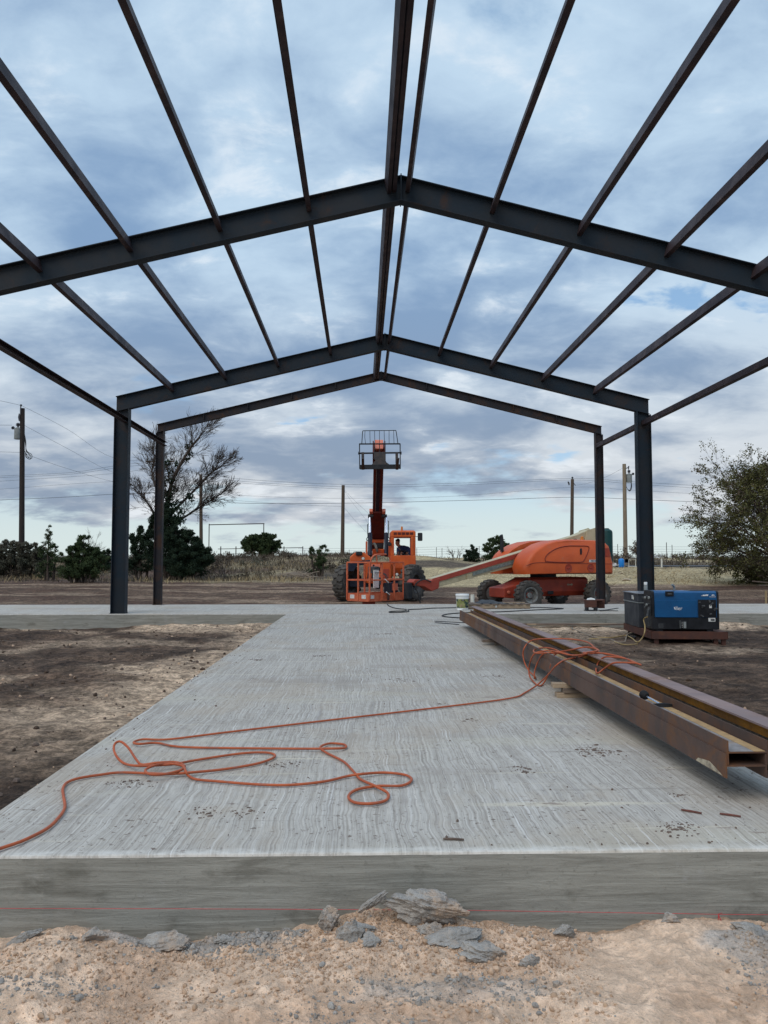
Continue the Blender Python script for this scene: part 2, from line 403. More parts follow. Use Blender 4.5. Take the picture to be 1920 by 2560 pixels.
pm('cloth_dark', (0.045, 0.052, 0.062), (0.075, 0.08, 0.085), 5, 0.9)
pm('lamp_glass', (0.62, 0.62, 0.58), (0.5, 0.5, 0.48), 9, 0.15)
M_ = MATS

def slab_materials():
    # broomed top
    m = bpy.data.materials.new('concrete_broomed'); m.use_nodes = True; t = NT(m.node_tree); b = t.n['Principled BSDF']
    tc = t.add('ShaderNodeTexCoord'); o = tc.outputs['Object']
    warp = t.noise(t.mapping(o, (1.3, 1.7, 1)), 1.6, 3, 0.5, 0, 1)
    wv = t.add('ShaderNodeVectorMath', operation='MULTIPLY_ADD'); t.l.new(warp, wv.inputs[0]); wv.inputs[1].default_value = (0.07, 0, 0); t.l.new(o, wv.inputs[2])
    st = t.noise(t.mapping(wv.outputs[0], (95, 0.9, 1)), 1.0, 4, 0.65)
    st2 = t.noise(t.mapping(wv.outputs[0], (46, 0.6, 1), (3, 2, 0)), 1.0, 4, 0.6)
    big = t.noise(t.mapping(o, (0.55, 0.9, 1)), 1.0, 5, 0.6)
    band = t.noise(t.mapping(o, (0.25, 1.7, 1), (7, 1, 0)), 1.0, 4, 0.6)
    brk = t.noise(t.mapping(o, (38, 9, 1), (2, 2, 2)), 1.0, 4, 0.6); fin = t.noise(o, 210, 3, 0.6)
    st = t.math('ADD', t.math('MULTIPLY', st, 0.62), t.math('ADD', t.math('MULTIPLY', brk, 0.22), t.math('MULTIPLY', fin, 0.16)))
    c = t.mix(t.maprange(st, 0.37, 0.63), (0.275, 0.245, 0.210), (0.485, 0.450, 0.400))
    c = t.mix(t.math('MULTIPLY', t.maprange(st2, 0.52, 0.70), 0.45), c, (0.585, 0.560, 0.525))
    c = t.mix(t.math('MULTIPLY', t.maprange(st2, 0.46, 0.30), 0.5), c, (0.30, 0.275, 0.262))
    c = t.mix(t.math('MULTIPLY', t.maprange(big, 0.50, 0.66), 0.65), c, (0.270, 0.235, 0.200))
    c = t.mix(t.math('MULTIPLY', t.maprange(band, 0.56, 0.70), 0.45), c, (0.46, 0.42, 0.33))
    pat = t.noise(t.mapping(o, (1.1, 0.8, 1), (9, 2, 4)), 1.0, 7, 0.65)
    c = t.mix(t.math('MULTIPLY', t.maprange(pat, 0.48, 0.62), 0.50), c, (0.37, 0.305, 0.235))
    drag = t.noise(t.mapping(wv.outputs[0], (100, 0.8, 1), (5, 1, 2)), 1.0, 3, 0.7)
    c = t.mix(t.math('MULTIPLY', t.maprange(drag, 0.58, 0.66), 0.55), c, (0.170, 0.148, 0.128))
    wht = t.noise(t.mapping(wv.outputs[0], (75, 0.7, 1), (8, 3, 2)), 1.0, 4, 0.7)
    c = t.mix(t.math('MULTIPLY', t.maprange(wht, 0.57, 0.67), t.maprange(big, 0.38, 0.60, 0.15, 0.75)), c, (0.68, 0.655, 0.62))
    bar_ = t.noise(t.mapping(o, (0.5, 9.0, 1), (2, 7, 1)), 1.0, 5, 0.6)
    c = t.mix(t.math('MULTIPLY', t.maprange(bar_, 0.58, 0.70), 0.60), c, (0.56, 0.50, 0.385))
    c = t.mix(t.math('MULTIPLY', t.maprange(bar_, 0.36, 0.27), 0.40), c, (0.20, 0.175, 0.150))
    pit = t.noise(t.mapping(o, (1, .45, 1)), 44, 4, 0.7)
    c = t.mix(t.math('MULTIPLY', t.maprange(pit, 0.59, 0.65), 0.7), c, (0.165, 0.142, 0.122))
    sp = t.noise(o, 26, 3, 0.6); sp2 = t.noise(t.mapping(o, (1, 1, 1), (3, 9, 1)), 2.2, 4, 0.6)
    c = t.mix(t.math('MULTIPLY', t.maprange(sp, 0.61, 0.67), t.maprange(sp2, 0.42, 0.58)), c, (0.150, 0.115, 0.092))
    stn = t.noise(t.mapping(o, (2.2, 5.5, 1), (1, 4, 1)), 1.0, 6, 0.7)
    c = t.mix(t.math('MULTIPLY', t.maprange(stn, 0.63, 0.70), 0.8), c, (0.20, 0.150, 0.125))
    # pale trowelled lip along the near edge
    sep = t.add('ShaderNodeSeparateXYZ'); t.l.new(o, sep.inputs[0])
    lipn = t.math('ADD', sep.outputs[1], t.math('MULTIPLY', t.math('SUBTRACT', t.noise(t.mapping(o, (1, 1, 1)), 7, 4, 0.6), 0.5), 0.09))
    lip = t.maprange(lipn, 3.215, 3.155)
    c = t.mix(t.math('MULTIPLY', lip, t.maprange(t.noise(o, 9, 5, 0.7), 0.35, 0.62, 0.15, 0.75)), c, (0.62, 0.59, 0.54))
    t.put(b, 'Base Color', c); t.put(b, 'Roughness', 0.85)
    bp = t.add('ShaderNodeBump'); bp.inputs['Strength'].default_value = 0.55; bp.inputs['Distance'].default_value = 0.006
    t.put(bp, 'Height', t.math('ADD', st, st2)); t.l.new(bp.outputs[0], b.inputs['Normal'])
    # formed side
    m2 = bpy.data.materials.new('concrete_formed'); m2.use_nodes = True; t = NT(m2.node_tree); b = t.n['Principled BSDF']
    tc = t.add('ShaderNodeTexCoord'); o = tc.outputs['Object']
    s1 = t.noise(t.mapping(o, (2.0, 1, 34)), 1.0, 9, 0.72, 0.6)
    s2 = t.noise(t.mapping(o, (2.4, 1, 5), (4, 0, 2)), 1.0, 6, 0.65, 0.3)
    s3 = t.noise(o, 55, 4, 0.6)
    c = t.mix(t.maprange(s1, 0.34, 0.66), (0.205, 0.202, 0.178), (0.315, 0.312, 0.280))
    c = t.mix(t.math('MULTIPLY', t.maprange(s2, 0.55, 0.72), 0.7), c, (0.092, 0.088, 0.070))
    c = t.mix(t.math('MULTIPLY', t.maprange(s2, 0.42, 0.28), 0.5), c, (0.36, 0.365, 0.36))
    c = t.mix(t.math('MULTIPLY', t.maprange(s3, 0.60, 0.72), 0.35), c, (0.12, 0.115, 0.10))
    s4 = t.noise(t.mapping(o, (3.2, 1, 9), (7, 1, 3)), 1.0, 8, 0.7, 0.8)
    c = t.mix(t.math('MULTIPLY', t.maprange(s4, 0.58, 0.70), 0.5), c, (0.34, 0.335, 0.31))
    c = t.mix(t.math('MULTIPLY', t.maprange(s4, 0.40, 0.30), 0.6), c, (0.13, 0.122, 0.098))
    t.put(b, 'Base Color', c); t.put(b, 'Roughness', 0.9)
    bp = t.add('ShaderNodeBump'); bp.inputs['Strength'].default_value = 0.6; bp.inputs['Distance'].default_value = 0.012
    t.put(bp, 'Height', t.math('ADD', t.math('MULTIPLY', s1, 0.8), t.math('MULTIPLY', s3, 0.3))); t.l.new(bp.outputs[0], b.inputs['Normal'])
    return m, m2
CONC_TOP, CONC_SIDE = slab_materials()

def ground_material():
    m = bpy.data.materials.new('soil'); m.use_nodes = True; t = NT(m.node_tree); b = t.n['Principled BSDF']
    at_ = t.add('ShaderNodeAttribute', attribute_name='soil')
    tc = t.add('ShaderNodeTexCoord'); o = tc.outputs['Object']
    n1 = t.noise(o, 2.6, 8, 0.68); n2 = t.noise(o, 34, 5, 0.65); n3 = t.noise(o, 1.1, 8, 0.7)
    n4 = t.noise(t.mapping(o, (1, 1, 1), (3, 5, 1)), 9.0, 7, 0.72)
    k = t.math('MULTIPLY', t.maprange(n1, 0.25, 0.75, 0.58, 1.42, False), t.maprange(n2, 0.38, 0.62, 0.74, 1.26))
    k = t.math('MULTIPLY', k, t.maprange(n4, 0.40, 0.60, 0.58, 1.42))  # hollows of the bump darkened in the soil colour, as painted crevice shade
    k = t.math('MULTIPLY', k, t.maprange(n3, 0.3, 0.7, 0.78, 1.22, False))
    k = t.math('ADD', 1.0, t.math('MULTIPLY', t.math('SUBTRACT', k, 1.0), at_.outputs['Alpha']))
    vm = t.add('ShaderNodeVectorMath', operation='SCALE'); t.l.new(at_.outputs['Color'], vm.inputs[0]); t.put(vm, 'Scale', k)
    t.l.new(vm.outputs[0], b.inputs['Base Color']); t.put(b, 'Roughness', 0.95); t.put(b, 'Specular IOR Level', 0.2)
    bp = t.add('ShaderNodeBump'); bp.inputs['Strength'].default_value = 1.0; bp.inputs['Distance'].default_value = 0.05
    n5 = t.noise(o, 120, 4, 0.65)
    h = t.math('ADD', t.math('MULTIPLY', n4, 0.8), t.math('ADD', t.math('MULTIPLY', n2, 0.40), t.math('MULTIPLY', n5, 0.14))); t.put(bp, 'Height', h); t.l.new(bp.outputs[0], b.inputs['Normal'])
    return m
SOIL = ground_material()

# ------------------------------------------------------------------ terrain
SLAB_F, CROSS_F, CROSS_B, SW = 3.14, 17.38, 21.40, 2.1
def hgt(x, y):
    x = np.asarray(x, float); y = np.asarray(y, float)
    z = np.full(np.broadcast(x, y).shape, -0.29)
    right = sstep(2.0, 12.0, x)
    # pad behind the slab climbs slowly, then the bank
    zl = -0.29 + 0.42*sstep(26, 42, y)
    brow_l = 1.50 + 0.55*(fbm(x*0.10, y*0.04+3.0, 4, 5)-0.5)
    zl = zl + (brow_l-0.13)*sstep(43, 62, y + 3*(fbm(x*0.11, y*0.05, 3, 9)-0.5))
    zr = -0.29 + 0.40*sstep(26, 37, y) + 0.62*sstep(37, 46, y+2.5*(fbm(x*0.15, y*0.04, 3, 4)-0.5)) + 0.05*sstep(46, 60, y) + 0.75*sstep(66, 82, y+5*(fbm(x*0.2, y*0.06, 3, 6)-0.5))
    z = zl*(1-right)+zr*right
    far = sstep(90, 160, y); z = z*(1-far)+1.05*far
    # roughness
    amp = sstep(21.5, 30, y)
    z = z + amp*(0.10*(fbm(x*0.9, y*0.9, 4, 11)-0.5)+0.05*(fbm(x*3, y*3, 3, 12)-0.5))*np.clip(1.5-far, 0.5, 1)
    near = (1-sstep(20, 22, y))*sstep(3.3, 4.0, y)
    z = z + near*(0.11*(fbm(x*1.2, y*1.2, 4, 21)-0.45)+0.085*(fbm(x*4, y*4, 4, 22, .6)-0.5))
    # sand heaped along the cross slab and round the inner corner
    z = z + near*0.10*np.exp(-((y-17.2)/0.5)**2)*sstep(0.4, 0.6, fbm(x*0.8, y*0.3, 3, 31))*(np.abs(x) > 2.0)
    # foreground sand heap against the slab face
    fr = 1-sstep(3.2, 3.5, y)
    ridge = 0.060*np.exp(-((x+0.45)/0.32)**2) + 0.035*np.exp(-((x-0.75)/0.30)**2) + 0.03*np.exp(-((x-1.35)/0.25)**2) + 0.02*np.exp(-((x+1.6)/0.4)**2)
    prof = np.exp(-((y-3.0)/0.34)**2)
    trough = -0.045*np.exp(-((y-3.12)/0.05)**2)*(1-np.exp(-((x+0.35)/0.3)**2))
    lum = 0.10*(fbm(x*2.6, y*2.6, 5, 41)-0.5)+0.034*(fbm(x*9, y*9, 5, 42, 0.55)-0.5)+0.016*(np.abs(fbm(x*32, y*32, 3, 43)-0.5)*2-0.4)
    cl = np.clip(fbm(x*22, y*22, 2, 44)-0.56, 0, 1)*0.045*sstep(0.42, 0.62, fbm(x*2.2, y*2.2, 3, 45))
    z = z + fr*(0.036*np.exp(-((y-3.05)/0.45)**2) + ridge*prof + trough*(y > 2.9) + lum + cl + 0.03*sstep(2.9, 2.3, y))
    return z
def hz(x, y): return float(hgt(np.array([x]), np.array([y]))[0])
def soilcol(x, y, z):
    sand = np.array((0.76, 0.545, 0.390)); sand2 = np.array((0.64, 0.435, 0.300)); mud = np.array((0.060, 0.038, 0.026)); dirt = np.array((0.118, 0.076, 0.051))
    tan = np.array((0.49, 0.355, 0.245)); straw = np.array((0.360, 0.285, 0.165)); scrub = np.array((0.098, 0.074, 0.052)); gry = np.array((0.40, 0.37, 0.34))
    def L(a, b, t): return a*(1-t[..., None])+b*t[..., None]
    n1 = fbm(x*0.55, y*0.55, 5, 61); n2 = fbm(x*1.8, y*1.8, 5, 62); n3 = fbm(x*0.6, y*0.7, 5, 63)
    c = L(mud, dirt, sstep(0.42, 0.62, n2))
    c = L(c, tan*0.8, sstep(0.60, 0.70, n3)*0.55)
    # sandy apron along the left edge of the strip, wide in the middle
    d = -SW - x
    apr = sstep(1.5, 0.2, d + 1.8*(n1-0.5) + 1.6*(n2-0.5) + 0.5 - 1.25*np.exp(-((y-9.0)/3.2)**2))*(x < -1.9)*(y < 17.3)
    c = L(c, tan*1.04, apr*0.88*sstep(4.6, 7.2, y + 3.0*(n2-0.5)))
    c = L(c, tan*1.1, 0.9*np.exp(-((y-16.9)/0.7)**2)*sstep(0.44, 0.56, n1)*(y < 17.4))
    back = sstep(20, 22, y)
    bt = L(mud*1.2*np.array((1.08, .95, .92)), dirt*0.95, sstep(0.42, 0.60, fbm(x*0.4, y*0.9, 5, 64)))
    bt = L(bt, tan*0.7, sstep(0.58, 0.70, fbm(x*0.25, y*1.1, 5, 65))*0.55)
    c = L(c, bt, back)
    right = sstep(-0.5, 3.0, x)
    gz = sstep(38.5, 42, y+5*(fbm(x*0.25, y*0.1, 4, 66)-0.5))*(1-right) + sstep(34.5, 37, y+4*(fbm(x*0.2, y*0.1, 4, 67)-0.5))*right
    g = L(scrub, straw, sstep(0.40, 0.62, fbm(x*0.3, y*0.3, 4, 68))*(0.55+0.45*right)); g = L(g, straw*1.08, right*(1-sstep(46, 49, y))*0.85)
    g = L(g, np.array((0.085, 0.050, 0.038)), sstep(.52, .64, fbm(x*.22+9, y*.3, 4, 71))*(1-right)*.8)
    c = L(c, g, gz)
    fr = 1-sstep(3.0, 3.4, y)
    f = L(sand2, sand, sstep(0.35, 0.62, fbm(x*3.2, y*3.2, 5, 69)))
    f = L(f, gry, sstep(0.60, 0.70, fbm(x*2.4+5, y*4.5, 5, 70))*0.8*sstep(2.3, 3.0, y))
    c = L(c, f, fr)
    return np.clip(c, 0.01, 1)
def build_ground():
    def grade(segs):
        out = []
        for a, b, n in segs: out += list(np.linspace(a, b, n, endpoint=False))
        return np.array(out)
    xs = grade([(-420, -120, 14), (-120, -40, 40), (-40, -12, 70), (-12, -2.3, 160), (-2.3, 2.1, 400), (2.1, 12, 130), (12, 40, 70), (40, 120, 40), (120, 421, 15)])
    ys = grade([(-40, 0, 10), (0, 2.2, 12), (2.2, 3.2, 110), (3.2, 6, 45), (6, 22, 170), (22, 48, 110), (48, 95, 100), (95, 200, 25), (200, 900, 20)])
    X, Y = np.meshgrid(xs, ys)
    Z = hgt(X, Y)
    # keep clear of the slab body
    ins = ((np.abs(X) < SW-0.03) & (Y > SLAB_F+0.03) & (Y < CROSS_F+0.3)) | ((Y > CROSS_F+0.03) & (Y < CROSS_B-0.03) & (np.abs(X) < 16))
    Z[ins] = -0.45
    C = soilcol(X, Y, Z)
    nx, ny = len(xs), len(ys)
    V = np.stack([X, Y, Z], -1).reshape(-1, 3)
    idx = np.arange(nx*ny).reshape(ny, nx)
    Fq = np.stack([idx[:-1, :-1], idx[:-1, 1:], idx[1:, 1:], idx[1:, :-1]], -1).reshape(-1, 4)
    me = bpy.data.meshes.new('ground')
    me.vertices.add(len(V)); me.vertices.foreach_set('co', V.ravel())
    me.loops.add(Fq.size); me.loops.foreach_set('vertex_index', Fq.ravel())
    me.polygons.add(len(Fq)); me.polygons.foreach_set('loop_start', np.arange(len(Fq))*4)
    me.polygons.foreach_set('use_smooth', np.ones(len(Fq), bool))
    me.update(calc_edges=True)
    ca = me.color_attributes.new('soil', 'FLOAT_COLOR', 'POINT')
    ca.data.foreach_set('color', np.concatenate([C.reshape(-1, 3), (1-0.62*(1-sstep(3.0, 3.4, Y))).reshape(-1, 1)], 1).astype(np.float32).ravel())
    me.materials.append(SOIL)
    o = bpy.data.objects.new('ground', me); COL.objects.link(o)
    tag(o, 'bare brown dirt and pale sand of the building site', 'ground', kind='structure')
build_ground()

def build_slab():
    mb = MB(); H = 0.5
    def wob(a, b, n, fix, ax):   # near edge with slight waver
        return [(a+(b-a)*i/n) for i in range(n+1)]
    poly = [(-14, CROSS_F), (-SW, CROSS_F)] + [(-SW, CROSS_F-(CROSS_F-SLAB_F)*i/20) for i in range(1, 20)]
    n = 120
    for i in range(n+1):
        x = -SW+2*SW*i/n
        poly.append((x, SLAB_F + 0.006*(vnoise(np.array([x*6.0]), np.array([0.3]), 3)[0]-0.5) + 0.004*(vnoise(np.array([x*25.0]), np.array([0.3]), 4)[0]-0.5)))
    poly += [(SW, CROSS_F), (14, CROSS_F), (14, CROSS_B), (-14, CROSS_B)]
    def inset(d):   # shrink towards the inside for a rounded arris
        out = []
        k = len(poly)
        for i in range(k):
            p0 = Vector(poly[i-1]); p1 = Vector(poly[i]); p2 = Vector(poly[(i+1) % k])
            e1 = (p1-p0).normalized(); e2 = (p2-p1).normalized()
            nn = Vector((-e1.y, e1.x))+Vector((-e2.y, e2.x)); nn = nn/max(0.3, nn.length_squared)*2 if nn.length > 1e-6 else Vector((-e1.y, e1.x))
            out.append((p1.x+nn.x*d, p1.y+nn.y*d))
        return out
    rings = [(inset(0), -H), (inset(0), -0.010), (inset(0.004), -0.003), (inset(0.011), 0.0)]
    rows = [[mb.addv((x, y, z)) for x, y in r] for r, z in rings]
    k = len(poly)
    for ri in range(3):
        for i in range(k):
            j = (i+1) % k; mb.face((rows[ri][i], rows[ri][j], rows[ri+1][j], rows[ri+1][i]), 0 if ri else 1)
    mb.face(rows[3], 0)
    o = mb.build('concrete_slab', [CONC_TOP, CONC_SIDE], smooth=0)
    tag(o, 'pale broom finished concrete slab with formed grey sides', 'slab', kind='structure')
build_slab()

# far road and its kerb line on the right
mb = MB()
pts = [(30+i*6, 57+0.02*i*i) for i in range(-3, 14)]
for (x0, y0), (x1, y1) in zip(pts, pts[1:]):
    za, zb = hz(x0, y0+2)+0.06, hz(x1, y1+2)+0.06
    mb.face([mb.addv(p) for p in ((x0, y0-2.2, za), (x1, y1-2.2, zb), (x1, y1+4.5, zb+0.05), (x0, y0+4.5, za+0.05))])
tag(mb.build('road', M_['asphalt'], fix=True), 'grey strip of road beyond the straw bank', 'road', kind='structure')

# ------------------------------------------------------------------ steel building frame
FW, Y1, Y2, Y3, HA, HE, WR = 5.861, 10.364, 17.712, 21.27, 6.115, 4.688, 5.841
SL = (HA-HE)/WR
def roof(x): return HA - SL*abs(x)
def build_frame():
    F = thing('steel_building_frame', (0, Y2, 0), 'dark bare steel portal frame of a gabled shed standing on the concrete slab', 'steel frame')
    ct = 1/math.sqrt(1+SL*SL)
    def portal(y, dep, fw, cdep, cfw, mat, cmat, tabs):
        tw, tf = 0.009, 0.012
        dv = dep/ct
        for s in (-1, 1):
            mb = MB(); e0 = Vector((s*WR, y, HE-dv/2)); e1 = Vector((0, y, HA-dv/2))
            a, b = (e0, e1)
            mb.extr(ibeam_prof(dep, fw, tw, tf), a, b, (0, 0, 1), cut0=((s*WR, y, 0), (1, 0, 0)), cut1=((s*0.007, y, 0), (1, 0, 0)))
            r = mb.build('rafter', mat, F, smooth=0)
            pl = MB(); pl.box((s*0.0035, y, HA-dv/2-0.0), (0.0065, fw+0.02, dv+0.03)); pl.build('end_plate', mat, r, smooth=0)
            if tabs:
                for k in range(4):
                    x = s*(1.20+1.145*k); t = MB(); t.box((x, y-fw*0.30, roof(x)-dv*0.42), (0.012, fw*0.40, dv*0.62)); t.build('clip', mat, r, smooth=0)
            mb = MB(); xc = s*(FW-cdep/2)
            slope_pt = (0, y, HA-dv-0.004); nrm = (s*SL, 0, 1)
            mb.extr(ibeam_prof(cdep, cfw, 0.010, 0.014), (xc, y, 0.012), (xc, y, 4.0), (1, 0, 0), cut1=(slope_pt, nrm))
            c = mb.build('column', cmat[0 if s < 0 else 1], F, smooth=0)
            pl = MB(); pl.box((xc, y, 0.006), (cdep+0.02, cfw+0.02, 0.0115)); pl.build('base_plate', cmat[0], c, smooth=0)
    fs, pr = M_['frame_steel'], M_['post_rusty']
    portal(Y1, 0.325, 0.165, 0.312, 0.20, fs, (fs, fs), False)
    portal(Y2, 0.325, 0.165, 0.312, 0.20, fs, (fs, fs), False)
    portal(Y3, 0.212, 0.135, 0.200, 0.165, pr, (pr, pr), True)
    # purlins framed between the rafters
    def purlin(x, ya, yb, dep=0.165, fw=0.062, out=None, name='purlin'):
        s = 1 if x > 0 else -1
        up = Vector((s*SL, 0, 1)).normalized()
        mb = MB(); zt = roof(x)-0.013; c = Vector((x, 0, zt))-up*(dep/2)
        o = -s if out is None else out        # toes of the channel
        mb.extr(chan_prof(dep, fw, 0.006, o), c+Vector((0, ya, 0)), c+Vector((0, yb, 0)), up)
        mb.build(name, M_['purlin_steel'], F, smooth=0)
    for ya, yb, full in ((3.0, Y1-0.006, True), (Y1+0.006, Y2-0.006, True), (Y2+0.006, Y3-0.006, False)):
        for s in (-1, 1):
            if full:
                for k in range(4): purlin(s*(1.20+1.145*k), ya, yb, out=s)
            purlin(s*0.15, ya, yb, 0.165, 0.055, out=-s, name='ridge_purlin'); 
            mb = MB(); x = s*(FW-0.19); mb.extr(chan_prof(0.105, 0.105, 0.008, 1), (x, ya+0.0, 4.165), (x, yb, 4.165), (0, 0, 1)); mb.build('eave_strut', M_['purlin_steel'], F, smooth=0)
        # third channel lapped against the left ridge pair
        purlin(-0.215, ya, yb, 0.165, 0.05, out=1, name='ridge_purlin')
build_frame()

# ------------------------------------------------------------------ loose steel beams, dunnage
def beams():
    n0 = atz(1815, 1946, 0.115); f0 = atz(1149, 1550, 0.115)
    d = (f0-n0); d.z = 0; d.normalize(); sd = Vector((d.y, -d.x, 0))
    D, FWID, TW, TF = 0.19, 0.108, 0.006, 0.007
    prof = ibeam_prof(D, FWID, TW, TF)
    Lx = (f0-n0).length
    def lying(name, off, z, a, b, mat, label):
        p = n0 + sd*(off+D/2); mb = MB()
        p0 = p + d*a; p1 = p+d*(Lx+b); p0.z = p1.z = z
        mb.extr(prof, p0, p1, sd)
        o = thing(name, p0, label, 'steel beam', 'loose steel beams on the slab')
        mb.build('beam_body', mat, o, smooth=0); return o, p0
    o1, p = lying('steel_beam', 0.0, 0.115+FWID/2, 0, 0, M_['loose_beam'], 'lowest loose steel beam lying flat on the wood blocks, scuffed near end')
    # bright scuff at the near bottom corner
    sm = MB(); q = n0 - sd*0.0028 + d*0.03
    sm.prism([(0, 0.004), (0.30, 0.003), (0.27, 0.022), (0.20, 0.030), (0.14, 0.036), (0.07, 0.020)], q+Vector((0, 0, 0)), d, (0, 0, 1), sd, 0.002)
    sm.build('scuff', M_['scuff'], o1, smooth=0)
    o2, p2 = lying('steel_beam', 0.0085, 0.115+FWID/2+0.060, 0.0, 0.05, M_['loose_beam'], 'upper loose steel beam nested into the lowest one, hose lying across it')
    # upright beam on the right
    H = 0.235; off = D+0.085
    p0 = n0+sd*off - d*0.6; p1 = n0+sd*off+d*(Lx+0.25); zc = 0.100+H/2; p0.z = p1.z = zc
    o3 = thing('steel_beam', p0, 'tall rust orange beam standing upright at the right of the nested pair', 'steel beam', 'loose steel beams on the slab')
    mb = MB(); mb.extr(ibeam_prof(H, 0.115, 0.007, 0.010), p0, p1, (0, 0, 1)); mb.build('beam_body', M_['rust_beam'], o3, smooth=0)
    a = p0-sd*0.0055; b = p1-sd*0.0055
    web = MB(); web.bar(a+Vector((0, 0, H/2-0.041)), b+Vector((0, 0, H/2-0.041)), 0.002, 0.060); web.build('rust_streak', M_['orange_rust_web'], o3, smooth=0)
    web = MB(); web.bar(a+Vector((0, 0, -0.03)), b+Vector((0, 0, -0.03)), 0.002, 0.15); web.build('web_face', M_['web_mottled'], o3, smooth=0)
    # mill scale and rust on the upper web of the nested pair
    c0 = p2 + Vector((0, 0, TW/2+0.0015)); c1 = c0 + d*(Lx+0.04)
    web = MB(); web.bar(c0-sd*0.028+d*0.004, c1-sd*0.028, 0.110, 0.002, mi=0); web.build('web_face', M_['web_scale'], o2, smooth=0)
    web = MB(); web.bar(c0+sd*0.056+d*0.004, c1+sd*0.056, 0.052, 0.002); web.build('rust_streak', M_['web_tan'], o2, smooth=0)
    # wood blocks under the beams: three at the near stack, three at the far stack
    def block(c, ln, w, h, ang, mat, label):
        o = thing('wood_block', c, label, 'wood block', 'wood blocks under the beams')
        mb = MB(Matrix.Translation(c) @ Matrix.Rotation(ang, 4, 'Z')); mb.box((0, 0, h/2), (ln, w, h)); mb.build('block', mat, o, smooth=0, bevel=0.003)
    c = atz(1398, 1746, 0); base = Vector((c.x+0.44, c.y+0.06, 0))
    block(base, 0.90, 0.089, 0.038, R(-1), M_['wood_pale'], 'bottom wood block of the near stack under the beams')
    block(base+Vector((0.06, 0.0, 0.0385)), 0.92, 0.089, 0.038, R(1), M_['wood_grey'], 'middle wood block of the near stack under the beams')
    block(base+Vector((-0.03, 0.0, 0.077)), 0.90, 0.089, 0.037, R(-2.5), M_['wood_pale'], 'top wood block of the near stack under the beams')
    c = atz(1238, 1614, 0); base = Vector((c.x+0.42, c.y+0.05, 0))
    block(base, 0.84, 0.089, 0.038, R(0), M_['wood_grey'], 'bottom wood block of the far stack under the beams')
    block(base+Vector((-0.16, 0.05, 0.0385)), 0.84, 0.089, 0.038, R(2), M_['wood_grey'], 'middle wood block of the far stack, sticking out furthest')
    block(base+Vector((0.06, 0.06, 0.077)), 0.84, 0.089, 0.037, R(0), M_['wood_pale'], 'top wood block of the far stack, short pale end')
    # chipping hammer lying on the upper web
    zw = 0.115+FWID/2+0.060+0.004
    p = atz(1655, 1763, zw+0.012); hm = thing('chipping_hammer', p, 'black chipping hammer with a round grip lying on the nested beams', 'hammer')
    hd = MB(); hd.loft([[p+Vector((x, y*r, z*r)) for y, z in ((-.012, -.012), (.012, -.012), (.012, .012), (-.012, .012))] for x, r in ((-.075, .15), (-.05, .7), (0, 1), (.04, .8), (.085, .2))])
    hd.build('head', M_['black_paint'], hm, smooth=0)
    e = p+Vector((-0.052, 0.155, 0.035))
    st = MB(); st.cyl(p+Vector((-0.012, 0.01, 0.008)), e, 0.005, n=8); st.build('handle', M_['chrome'], hm)
    gr = MB(); gr.lathe([(0.0, -0.03), (0.018, -0.026), (0.027, -0.012), (0.029, 0.004), (0.024, 0.018), (0.012, 0.028), (0, 0.030)], e, (e-p), 16); gr.build('grip', M_['rubber_black'], hm)
beams()

